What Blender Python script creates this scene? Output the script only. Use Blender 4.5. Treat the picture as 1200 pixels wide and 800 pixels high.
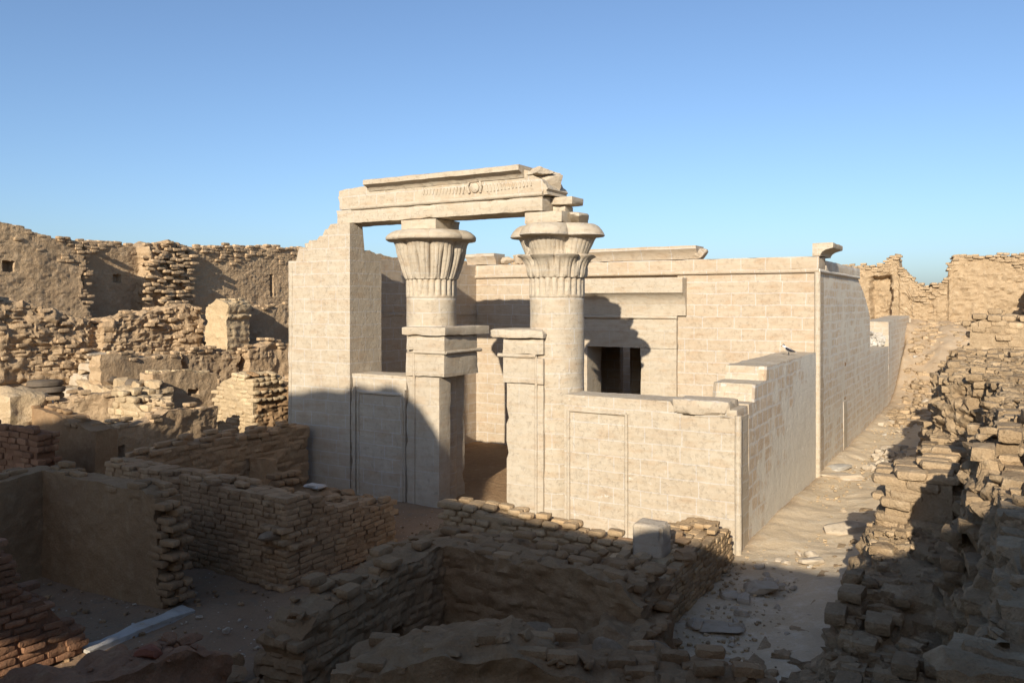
import bpy, math, random
import numpy as np
from mathutils import Vector

# ------------------------------------------------------------------ scene, camera, light
for o in list(bpy.data.objects):
    bpy.data.objects.remove(o, do_unlink=True)
SC = bpy.context.scene
COL = SC.collection
random.seed(7)
RNG = np.random.default_rng(11)

EYE = 4.3
cam_d = bpy.data.cameras.new("camera")
cam = bpy.data.objects.new("camera", cam_d)
COL.objects.link(cam)
cam.location = (0, 0, EYE)
cam.rotation_euler = (math.radians(90), 0, 0)
cam_d.sensor_fit = 'HORIZONTAL'
cam_d.sensor_width = 36.0
cam_d.lens = 953.0 / 1200.0 * 36.0
cam_d.shift_y = -47.0 / 1200.0
cam_d.clip_start = 0.1
cam_d.clip_end = 6000
SC.camera = cam

TH = math.radians(30.7)                  # the temple's axis against the view
CT, ST = math.cos(TH), math.sin(TH)
OX, OY = 3.85, 13.8                      # front right corner of the temple


def W(x, y):
    return (OX + CT * x + ST * y, OY - ST * x + CT * y)


SUN_EL = math.radians(22.0)
SUN_L = (0.225, -0.974)                  # towards the sun in the temple's frame
sx = CT * SUN_L[0] + ST * SUN_L[1]
sy = -ST * SUN_L[0] + CT * SUN_L[1]
sn = math.hypot(sx, sy)
SUN_DIR = Vector((sx / sn * math.cos(SUN_EL), sy / sn * math.cos(SUN_EL), math.sin(SUN_EL)))

world = bpy.data.worlds.new("World")
SC.world = world
world.use_nodes = True
wn = world.node_tree
wn.nodes.clear()
w_out = wn.nodes.new('ShaderNodeOutputWorld')
w_bg = wn.nodes.new('ShaderNodeBackground')
w_sky = wn.nodes.new('ShaderNodeTexSky')
w_sky.sky_type = 'NISHITA'
w_sky.sun_disc = False
w_sky.sun_elevation = SUN_EL
w_sky.sun_rotation = math.atan2(SUN_DIR.x, SUN_DIR.y)
w_sky.altitude = 100
w_sky.air_density = 0.9
w_sky.dust_density = 1.3
w_sky.ozone_density = 5.0
w_bg.inputs['Strength'].default_value = 0.088
w_hs = wn.nodes.new('ShaderNodeHueSaturation')
w_hs.inputs['Saturation'].default_value = 0.93
w_hs.inputs['Hue'].default_value = 0.498
wn.links.new(w_sky.outputs[0], w_hs.inputs['Color'])
wn.links.new(w_hs.outputs[0], w_bg.inputs['Color'])
wn.links.new(w_bg.outputs[0], w_out.inputs[0])

sun_d = bpy.data.lights.new("sun", 'SUN')
sun_d.energy = 3.9
sun_d.angle = math.radians(0.5)
sun_d.color = (1.0, 0.915, 0.77)
sun = bpy.data.objects.new("sun", sun_d)
COL.objects.link(sun)
sun.rotation_euler = SUN_DIR.to_track_quat('Z', 'Y').to_euler()
sun.location = (0, 0, 40)

SC.view_settings.view_transform = 'Standard'
SC.view_settings.look = 'None'
SC.view_settings.exposure = 0.88
SC.view_settings.gamma = 1.0
SC.view_settings.use_curve_mapping = False


# ------------------------------------------------------------------ numeric helpers
def _hash(ix, iy, iz, seed):
    h = (ix.astype(np.int64) * 374761393 + iy.astype(np.int64) * 668265263 + iz.astype(np.int64) * 2147483647 + seed * 974711)
    h = (h ^ (h >> 13)) * 1274126177
    h = h & 0x7fffffff
    h = (h ^ (h >> 16)) * 668265263
    h = h & 0x7fffffff
    return h / float(0x7fffffff)


def vnoise(p, seed=0):
    """value noise in -1..1 at (N,3) points"""
    f = np.floor(p)
    t = p - f
    t = t * t * (3 - 2 * t)
    f = f.astype(np.int64)
    r = 0
    for dx in (0, 1):
        wx = t[:, 0] if dx else 1 - t[:, 0]
        for dy in (0, 1):
            wy = t[:, 1] if dy else 1 - t[:, 1]
            for dz in (0, 1):
                wz = t[:, 2] if dz else 1 - t[:, 2]
                r = r + wx * wy * wz * _hash(f[:, 0] + dx, f[:, 1] + dy, f[:, 2] + dz, seed)
    return r * 2 - 1


def fbm(p, scale, octaves=3, seed=0, gain=0.5):
    a, s, r, tot = 1.0, 1.0 / scale, 0, 0
    for i in range(octaves):
        r = r + a * vnoise(p * s + 17.3 * i, seed + i)
        tot += a
        a *= gain
        s *= 2.03
    return r / tot


def n1(x, scale, seed=0):
    x = np.atleast_1d(np.asarray(x, float))
    return fbm(np.stack([x, x * 0 + 3.7, x * 0 + 9.1], 1), scale, 2, seed)


def S(x):
    x = np.clip(x, 0, 1)
    return x * x * (3 - 2 * x)


def grid_box(nx, ny, nz):
    """surface of a box grid: integer coordinates (N,3) and outward quads"""
    key = {}
    ids = lambda i, j, k: (i * (ny + 1) + j) * (nz + 1) + k
    quads = []

    def face(a, b, fn, flip):
        i, j = np.meshgrid(np.arange(a), np.arange(b), indexing='ij')
        i, j = i.ravel(), j.ravel()
        q = np.stack([fn(i, j), fn(i + 1, j), fn(i + 1, j + 1), fn(i, j + 1)], 1)
        quads.append(q[:, ::-1] if flip else q)
    z = 0
    face(nx, ny, lambda i, j: ids(i, j, 0 * i), True)
    face(nx, ny, lambda i, j: ids(i, j, 0 * i + nz), False)
    face(nx, nz, lambda i, j: ids(i, 0 * i, j), False)
    face(nx, nz, lambda i, j: ids(i, 0 * i + ny, j), True)
    face(ny, nz, lambda i, j: ids(0 * i, i, j), True)
    face(ny, nz, lambda i, j: ids(0 * i + nx, i, j), False)
    q = np.concatenate(quads)
    u, inv = np.unique(q, return_inverse=True)
    k = u % (nz + 1)
    j = (u // (nz + 1)) % (ny + 1)
    i = u // ((nz + 1) * (ny + 1))
    return np.stack([i, j, k], 1).astype(float), inv.reshape(q.shape)


class MB:
    """collects geometry in the temple's frame; build() links it as one mesh object"""

    def __init__(self):
        self.V, self.F, self.T, self.n = [], [], [], 0

    def add(self, v, f, tone=0.5):
        v = np.asarray(v, float)
        self.V.append(v)
        if isinstance(f, np.ndarray):
            f = [f]
        for a in f:
            self.F.append(np.asarray(a, np.int64) + self.n)
        self.T.append(np.full(len(v), tone) if np.isscalar(tone) else tone)
        self.n += len(v)
        return self

    def mesh(self, name, mat, base=(0, 0, 0), sharp=None, mat2=None):
        V = np.concatenate(self.V) - np.asarray(base, float)
        T = np.concatenate(self.T)
        loops = np.concatenate([a.ravel() for a in self.F])
        sizes = np.concatenate([np.full(len(a), a.shape[1], np.int64) for a in self.F])
        starts = np.concatenate([[0], np.cumsum(sizes)[:-1]])
        me = bpy.data.meshes.new(name)
        me.vertices.add(len(V))
        me.vertices.foreach_set('co', V.astype(np.float32).ravel())
        me.loops.add(len(loops))
        me.loops.foreach_set('vertex_index', loops.astype(np.int32))
        me.polygons.add(len(sizes))
        me.polygons.foreach_set('loop_start', starts.astype(np.int32))
        me.polygons.foreach_set('loop_total', sizes.astype(np.int32))
        me.polygons.foreach_set('use_smooth', np.ones(len(sizes), bool))
        at = me.attributes.new('tone', 'FLOAT', 'POINT')
        at.data.foreach_set('value', T.astype(np.float32))
        # box-projected uv in metres, site frame
        VV = V + np.asarray(base, float)
        fid = np.repeat(np.arange(len(sizes)), sizes)
        p0 = VV[loops[starts]]
        p1 = VV[loops[starts + 1]]
        p2 = VV[loops[starts + 2]]
        p3 = VV[loops[starts + sizes - 1]]
        nn = np.abs(np.cross(p2 - p0, p3 - p1 + 1e-9))
        ax = np.argmax(nn, 1)[fid]
        L = VV[loops]
        uv = np.where((ax == 0)[:, None], L[:, [1, 2]], np.where((ax == 1)[:, None], L[:, [0, 2]], L[:, [0, 1]]))
        lay = me.uv_layers.new(name='UVMap')
        lay.data.foreach_set('uv', uv.astype(np.float32).ravel())
        me.update(calc_edges=True)
        me.validate()
        if sharp:
            me.set_sharp_from_angle(angle=math.radians(sharp))
        if mat:
            me.materials.append(mat)
        if mat2:
            me.materials.append(mat2)
            me.polygons.foreach_set('material_index', (np.argmax(nn, 1) != 0).astype(np.int32))
        return me

    def build(self, name, mat, base=(0, 0, 0), parent=None, sharp=40, mat2=None):
        me = self.mesh(name, mat, base, sharp, mat2)
        o = bpy.data.objects.new(name, me)
        COL.objects.link(o)
        if parent is not None:
            o.parent = parent
        else:
            o.location = W(base[0], base[1]) + (base[2],)
            o.rotation_euler = (0, 0, -TH)
        return o


def tag(o, label=None, cat=None, group=None, kind=None):
    if label: o['label'] = label
    if cat: o['category'] = cat
    if group: o['group'] = group
    if kind or label: o['kind'] = kind or 'thing'
    return o


def empty(name, base, label, cat, group=None):
    o = bpy.data.objects.new(name, None)
    COL.objects.link(o)
    o.location = W(base[0], base[1]) + (base[2],)
    o.rotation_euler = (0, 0, -TH)
    o.empty_display_size = 0.2
    return tag(o, label, cat, group)


# ------------------------------------------------------------------ ground heights
def gz(x, y):
    x = np.asarray(x, float)
    y = np.asarray(y, float)
    left = 3.5 * np.clip((-12.0 - x) / 10.0, 0, 1.05) * S((y + 5.0) / 9.0)
    rear = 3.2 * S((y - 22.0) / 11.0)
    right = 2.55 * S((x - 2.25) / 1.5) * S((y - 2.0) / 3.0)
    return np.maximum(np.maximum(left, rear), right)


# ------------------------------------------------------------------ shape builders
def worn(mb, x0, x1, y0, y1, z0, z1, res=0.14, amp=0.006, chip=0.012, seed=1, tone=0.5):
    """a dressed block with slightly uneven faces and knocked edges"""
    n = [max(2, int(math.ceil((b - a) / res))) for a, b in ((x0, x1), (y0, y1), (z0, z1))]
    n = [min(k, 120) for k in n]
    g, q = grid_box(*n)
    u = g / np.array(n)
    p = np.array([x0, y0, z0]) + u * np.array([x1 - x0, y1 - y0, z1 - z0])
    nrm = (u > .9999).astype(float) - (u < .0001).astype(float)
    edge = (np.abs(nrm).sum(1) >= 2)[:, None]
    d = fbm(p, 0.5, 3, seed)[:, None]
    c = np.clip(fbm(p, 0.22, 2, seed + 5), -0.2, 1)[:, None]
    p = p + nrm * d * amp - nrm * edge * (0.3 * chip + np.clip(c, 0, 1) * chip * 2.2)
    mb.add(p, q, tone)


def slab(mb, p0, p1, thick, H, z0, res=0.07, amp=0.03, rag0=0.0, rag1=0.0, seed=0, brick=0.0, batter=0.0, holes=(), strata=0.0, tone=0.5, proud=None, rough=0.012, knob=0.0):
    """a standing wall of displaced surface; u runs p0->p1, v runs to the left of it; H(u,v) = height"""
    p0 = np.array(p0, float)
    p1 = np.array(p1, float)
    L = np.linalg.norm(p1 - p0)
    d = (p1 - p0) / L
    nv = np.array([-d[1], d[0]])
    n = [max(3, int(L / res)), max(3, int(min(thick / res, 40))), 1]
    us = np.linspace(0, L, 60)
    hmax = float(np.max(H(us, us * 0 + thick / 2)))
    n[2] = max(4, int((hmax - (z0 if np.isscalar(z0) else 0)) / res))
    g, q = grid_box(*n)
    t = g / np.array(n)
    u = t[:, 0] * L
    v = t[:, 1] * thick
    h = H(u, v)
    zb = z0 if np.isscalar(z0) else z0(u, v)
    z = zb + t[:, 2] * (h - zb)
    nrm = (t > .9999).astype(float) - (t < .0001).astype(float)
    if rag0: u = u + (1 - S(u / 0.7)) * rag0 * (0.5 + 0.9 * n1(z, 0.45, seed + 3) + 0.5 * n1(np.floor(z / 0.11) * 5.0, 3.1, seed + 8))
    if rag1: u = u - (1 - S((L - u) / 0.7)) * rag1 * (0.5 + 0.9 * n1(z, 0.45, seed + 4) + 0.5 * n1(np.floor(z / 0.11) * 5.0, 3.1, seed + 9))
    if batter:
        v = thick / 2 + (v - thick / 2) * (1 - batter * t[:, 2])
    for (ua, ub, za, zc, dep) in holes:
        m = (t[:, 1] < 0.001) & (u > ua) & (u < ub) & (z > za) & (z < zc)
        v = np.where(m, v + dep, v)
    if proud is not None:
        front = (t[:, 1] < 0.3)
        v = np.where(front, v - proud(u, z), v)
    P = np.stack([p0[0] + d[0] * u + nv[0] * v, p0[1] + d[1] * u + nv[1] * v, z], 1)
    N = np.stack([d[0] * nrm[:, 0] + nv[0] * nrm[:, 1], d[1] * nrm[:, 0] + nv[1] * nrm[:, 1], nrm[:, 2]], 1)
    N[:, 2] = np.maximum(N[:, 2], 0)
    disp = amp * fbm(P, 0.9, 2, seed) + rough * (fbm(P, 0.2, 3, seed + 20) + .5 * fbm(P, .075, 2, seed + 25))
    if knob:
        disp = disp + knob * (0.5 - np.abs(fbm(P, .33, 2, seed + 70)) * 2.4) * (.4 + .6 * S(.5 + 1.2 * fbm(P, 1.1, 2, seed + 71)))
    if strata:
        disp = disp + strata * fbm(P * np.array([1, 1, 6.0]), 1.0, 3, seed + 40)
    if brick:
        k = np.floor(P[:, 2] / 0.105)
        j = np.floor(u / 0.3 + 0.5 * (k % 2))
        cell = _hash(k.astype(np.int64), j.astype(np.int64), (k * 0 + (t[:, 1] > .5)).astype(np.int64), seed)
        fz = (P[:, 2] / 0.105) % 1.0
        fu = (u / 0.3 + 0.5 * (k % 2)) % 1.0
        joint = ((fz < 0.22) | (fu < 0.09)).astype(float)
        lo = 0.5 + 0.5 * fbm(P, 1.4, 2, seed + 60)
        disp = disp + brick * ((cell - 0.5) * 1.2 - joint * 0.8) * (0.35 + lo)
    mb.add(P + N * disp[:, None], q, tone)


def bricks(mb, p0, p1, thick, H, z0=0.0, L=0.29, B=0.15, HC=0.1, keep=None, jit=0.012, gap=0.012, seed=0, tmpl=3, drop=0.03, core=True, wob=0.03, round_=0.35, core_in=0.05, hj=0.05, core_proud=None):
    """coursed mud bricks; only those that can be seen are laid, over a mud core"""
    rng = np.random.default_rng(seed + 100)
    p0 = np.array(p0, float)
    p1 = np.array(p1, float)
    Lw = np.linalg.norm(p1 - p0)
    d = (p1 - p0) / Lw
    nv = np.array([-d[1], d[0]])
    nu = max(1, int(round(Lw / L)))
    nr = max(1, int(round(thick / B)))
    l, b = Lw / nu, thick / nr
    us = np.linspace(0, Lw, 40)
    hm = max(float(np.max(H(us, us * 0 + tt))) for tt in (0.0, thick / 2, thick)) + 0.1
    nk = max(1, int(math.ceil((hm - z0) / HC)))
    i, j, k = np.meshgrid(np.arange(nu), np.arange(nr), np.arange(nk), indexing='ij')
    off = (k % 2) * 0.5 + 0.12 * ((k * 7) % 5 - 2)
    u = (i + 0.5 + (off - 0.25) * 0.8) * l
    v = (j + 0.5) * b
    z = z0 + (k + 0.5) * HC
    hh = H(u.ravel(), v.ravel()).reshape(u.shape)
    ex = (z < hh + rng.normal(0, hj, u.shape))
    pad = np.pad(ex, 1)
    pad[:, :, 0] = True
    inner = pad[:-2, 1:-1, 1:-1] & pad[2:, 1:-1, 1:-1] & pad[1:-1, :-2, 1:-1] & pad[1:-1, 2:, 1:-1] & pad[1:-1, 1:-1, 2:]
    vis = ex & ~inner & (rng.random(u.shape) > drop)
    if keep is not None:
        vis &= keep(u, v, z)
    u, v, z = u[vis], v[vis], z[vis]
    n = len(u)
    if n:
        g, q = grid_box(tmpl, tmpl, tmpl)
        t = g / tmpl * 2 - 1
        sph = t / np.linalg.norm(t, axis=1)[:, None]
        cub = t * (1 - round_) + sph * round_ * 1.1
        sz = np.stack([(l - gap) * (0.5 + rng.uniform(-.05, .03, n)), (b - gap * .3) * (0.5 + rng.uniform(-.02, .04, n)), (HC - gap) * (0.5 + rng.uniform(-.06, .03, n))], 1)
        P = cub[None] * sz[:, None]
        a = rng.normal(0, 0.035, n)
        r2 = rng.normal(0, 0.03, n)
        ca, sa = np.cos(a)[:, None], np.sin(a)[:, None]
        x, y, zz = P[..., 0], P[..., 1], P[..., 2]
        x, y = ca * x - sa * y, sa * x + ca * y
        zz = zz + x * r2[:, None]
        x = x + (u + rng.normal(0, jit, n))[:, None]
        y = y + (v + rng.normal(0, jit * 1.2, n))[:, None]
        zz = zz + (z + rng.normal(0, jit * .4, n))[:, None]
        PW = np.stack([p0[0] + d[0] * x + nv[0] * y, p0[1] + d[1] * x + nv[1] * y, zz], 2).reshape(-1, 3)
        nd = np.stack([fbm(PW, 0.11, 2, seed + s) for s in (1, 2, 3)], 1)
        PW = PW + nd * 0.014
        wv = np.stack([fbm(PW, 1.3, 2, 900 + s) for s in (1, 2, 3)], 1)
        PW = PW + wv * np.array([wob, wob, wob * .5])
        nt = len(g)
        Q = (q[None] + (np.arange(n) * nt)[:, None, None]).reshape(-1, 4)
        tone = np.repeat(np.clip(rng.normal(.5, .2, n), 0, 1), nt)
        mb.add(PW, Q, tone)
    if core:
        nn = [max(3, int(Lw / 0.12)), max(2, int(thick / 0.12)), max(3, int((hm - z0) / 0.12))]
        g, q = grid_box(*nn)
        t = g / np.array(nn)
        ins = core_in
        cu = ins + t[:, 0] * (Lw - 2 * ins)
        cv = ins + t[:, 1] * (thick - 2 * ins)
        ch = np.maximum(H(cu, cv) - HC * 0.8, z0 + 0.02)
        cz = z0 + t[:, 2] * (ch - z0)
        P = np.stack([p0[0] + d[0] * cu + nv[0] * cv, p0[1] + d[1] * cu + nv[1] * cv, cz], 1)
        wv = np.stack([fbm(P, 1.3, 2, 900 + s) for s in (1, 2, 3)], 1)
        P = P + wv * np.array([wob, wob, wob * .5])
        P = P + np.stack([fbm(P, .2, 2, 950 + s) for s in (1, 2, 3)], 1) * 0.015
        mb.add(P, q, 0.35)


def rock(mb, c, size, seed=0, n=7, rough=0.18, cuts=7, rot=None, tone=0.5):
    rng = np.random.default_rng(seed)
    g, q = grid_box(n, n, n)
    t = g / n * 2 - 1
    p = t / np.linalg.norm(t, axis=1)[:, None] * 0.75 + t * 0.35
    for _ in range(cuts):
        m = rng.normal(size=3)
        m /= np.linalg.norm(m)
        dd = rng.uniform(.62, .85)
        p = p - np.clip(p @ m - dd, 0, None)[:, None] * m
    p = p * (1 + rough * fbm(p + seed * 3.1, 0.7, 3, seed)[:, None])
    p = p * np.array(size) * 0.5
    a = rng.uniform(0, 6.28) if rot is None else rot
    ca, sa = math.cos(a), math.sin(a)
    p = np.stack([ca * p[:, 0] - sa * p[:, 1], sa * p[:, 0] + ca * p[:, 1], p[:, 2]], 1)
    mb.add(p + np.array(c), q, tone)


def lathe(mb, cx, cy, rings, nseg=72, rf=None, cap=True, amp=0.0, seed=0):
    """rings = [(z, r, *params)], rf(theta, z, r, params) = radius"""
    th = np.arange(nseg) / nseg * 2 * np.pi
    V = []
    for rg in rings:
        z, r = rg[0], rg[1]
        rr = np.full(nseg, r) if rf is None else rf(th, z, r, rg[2:])
        V.append(np.stack([cx + rr * np.cos(th), cy + rr * np.sin(th), np.full(nseg, z)], 1))
    V = np.concatenate(V)
    if amp:
        nr = np.stack([np.cos(np.tile(th, len(rings))), np.sin(np.tile(th, len(rings))), np.zeros(len(V))], 1)
        V = V + nr * (amp * fbm(V, 0.4, 3, seed))[:, None]
    i = np.arange(nseg)
    j = (i + 1) % nseg
    F = []
    for k in range(len(rings) - 1):
        a, b = k * nseg, (k + 1) * nseg
        F.append(np.stack([a + i, a + j, b + j, b + i], 1))
    F = [np.concatenate(F)]
    if cap:
        F.append((np.arange(nseg)[::-1])[None])
        F.append(((len(rings) - 1) * nseg + np.arange(nseg))[None])
    mb.add(V, F)


def loft(mb, prof, a, b, axis='x', res=0.12, amp=0.006, seed=0, wob=None):
    """profile (o,z) swept from a to b along the axis; closed, capped"""
    prof = np.array(prof, float)
    m = len(prof)
    n = max(2, int(abs(b - a) / res))
    st = np.linspace(a, b, n + 1)
    V = []
    for s in st:
        o, z = prof[:, 0].copy(), prof[:, 1].copy()
        if axis == 'x':
            V.append(np.stack([np.full(m, s), o, z], 1))
        else:
            V.append(np.stack([o, np.full(m, s), z], 1))
    V = np.concatenate(V)
    V = V + np.stack([fbm(V, .35, 3, seed + s) for s in (1, 2, 3)], 1) * amp
    if wob is not None: V = wob(V)
    i = np.arange(m)
    j = (i + 1) % m
    F = []
    for k in range(n):
        F.append(np.stack([k * m + i, k * m + j, (k + 1) * m + j, (k + 1) * m + i], 1))
    c0 = np.arange(m)[::-1][None]
    c1 = (n * m + np.arange(m))[None]
    area = np.sum(prof[:, 0] * np.roll(prof[:, 1], -1) - np.roll(prof[:, 0], -1) * prof[:, 1])
    flip = (area > 0) == (axis == 'y')
    if (b < a): flip = not flip
    if flip:
        F = [f[:, ::-1] for f in F]
        c0, c1 = c0[:, ::-1], c1[:, ::-1]
    mb.add(V, [np.concatenate(F), c0, c1])


def rod(mb, p, q, r, n=10, amp=0.0, seed=0, res=0.15):
    p, q = np.array(p, float), np.array(q, float)
    L = np.linalg.norm(q - p)
    d = (q - p) / L
    u = np.cross(d, [0, 0, 1.0])
    if np.linalg.norm(u) < .1: u = np.cross(d, [1.0, 0, 0])
    u /= np.linalg.norm(u)
    w = np.cross(d, u)
    k = max(1, int(L / res))
    th = np.arange(n) / n * 2 * np.pi
    V = np.concatenate([p + d * L * s / k + r * (np.cos(th)[:, None] * u + np.sin(th)[:, None] * w) for s in range(k + 1)])
    if amp: V = V + np.stack([fbm(V, .3, 2, seed + s) for s in (1, 2, 3)], 1) * amp
    i = np.arange(n)
    j = (i + 1) % n
    F = np.concatenate([np.stack([s * n + i, s * n + j, (s + 1) * n + j, (s + 1) * n + i], 1) for s in range(k)])
    mb.add(V, [F, np.arange(n)[::-1][None], (k * n + np.arange(n))[None]])


def prof1(pts, namp=0.03, nscale=0.35, seed=0):
    xs = [p[0] for p in pts]
    hs = [p[1] for p in pts]

    def H(u, v):
        u = np.asarray(u, float)
        h = np.interp(u, xs, hs)
        if namp:
            pp = np.stack([u.ravel(), np.asarray(v, float).ravel() + 0 * u.ravel(), u.ravel() * 0], 1)
            h = h + namp * fbm(pp, nscale, 3, seed).reshape(h.shape)
        return h
    return H


# ------------------------------------------------------------------ materials
def nodes_of(m):
    m.use_nodes = True
    nt = m.node_tree
    nt.nodes.clear()
    out = nt.nodes.new('ShaderNodeOutputMaterial')
    bs = nt.nodes.new('ShaderNodeBsdfPrincipled')
    bs.inputs['Roughness'].default_value = 0.95
    bs.inputs['Specular IOR Level'].default_value = 0.12
    nt.links.new(bs.outputs[0], out.inputs[0])
    return nt, bs


def N(nt, kind, **kw):
    n = nt.nodes.new(kind)
    for k, v in kw.items():
        if k in n.inputs.keys():
            n.inputs[k].default_value = v
        else:
            setattr(n, k, v)
    return n


def noise(nt, vec, scale, detail=4, rough=0.6):
    n = N(nt, 'ShaderNodeTexNoise')
    n.inputs['Scale'].default_value = scale
    n.inputs['Detail'].default_value = detail
    n.inputs['Roughness'].default_value = rough
    nt.links.new(vec, n.inputs['Vector'])
    return n.outputs['Fac']


def ramp(nt, fac, a, b, ca=(0, 0, 0, 1), cb=(1, 1, 1, 1)):
    r = N(nt, 'ShaderNodeValToRGB')
    r.color_ramp.elements[0].position = a
    r.color_ramp.elements[1].position = b
    r.color_ramp.elements[0].color = ca
    r.color_ramp.elements[1].color = cb
    nt.links.new(fac, r.inputs[0])
    return r.outputs[0]


def mix(nt, fac, a, b, mode='MIX'):
    m = N(nt, 'ShaderNodeMix', data_type='RGBA', blend_type=mode)
    if isinstance(fac, (int, float)): m.inputs[0].default_value = fac
    else: nt.links.new(fac, m.inputs[0])
    for s, c in ((6, a), (7, b)):
        if isinstance(c, tuple): m.inputs[s].default_value = c if len(c) == 4 else c + (1,)
        else: nt.links.new(c, m.inputs[s])
    return m.outputs[2]


def mth(nt, op, a, b=None):
    m = N(nt, 'ShaderNodeMath', operation=op)
    for i, x in enumerate((a, b)):
        if x is None: continue
        if isinstance(x, (int, float)): m.inputs[i].default_value = x
        else: nt.links.new(x, m.inputs[i])
    return m.outputs[0]


def N_map(nt, vec, sc):
    m = N(nt, 'ShaderNodeMapping')
    m.inputs['Scale'].default_value = sc
    nt.links.new(vec, m.inputs[0])
    return m.outputs[0]


def bump(nt, bs, hgt, dist, strength=1.0, prev=None):
    b = N(nt, 'ShaderNodeBump')
    b.inputs['Strength'].default_value = strength
    b.inputs['Distance'].default_value = dist
    nt.links.new(hgt, b.inputs['Height'])
    if prev is not None: nt.links.new(prev, b.inputs['Normal'])
    nt.links.new(b.outputs[0], bs.inputs['Normal'])
    return b.outputs[0]


def mud_mat(name, a, b, pale, rough=0.02):
    m = bpy.data.materials.new(name)
    nt, bs = nodes_of(m)
    pos = N(nt, 'ShaderNodeNewGeometry').outputs['Position']
    big = noise(nt, pos, 0.9, 5)
    mid = noise(nt, pos, 5.0, 5)
    fine = noise(nt, pos, 38.0, 4, .7)
    tone = N(nt, 'ShaderNodeAttribute', attribute_name='tone').outputs['Fac']
    c = mix(nt, ramp(nt, big, .35, .68), a, b)
    c = mix(nt, ramp(nt, mid, .52, .75), c, pale)
    tn = mix(nt, ramp(nt, tone, 0, 1), (.72, .70, .68), (1.25, 1.22, 1.18))
    c = mix(nt, 1.0, c, tn, 'MULTIPLY')
    c = mix(nt, 1.0, c, mix(nt, fine, (.72, .70, .68), (1.24, 1.24, 1.24)), 'MULTIPLY')
    nt.links.new(c, bs.inputs['Base Color'])
    m2 = noise(nt, pos, 15.0, 5, .7)
    h = bump(nt, bs, mid, rough * 2.6, .9)
    h = bump(nt, bs, m2, rough * 1.3, .9, h)
    bump(nt, bs, fine, rough * .5, .9, h)
    return m


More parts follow.
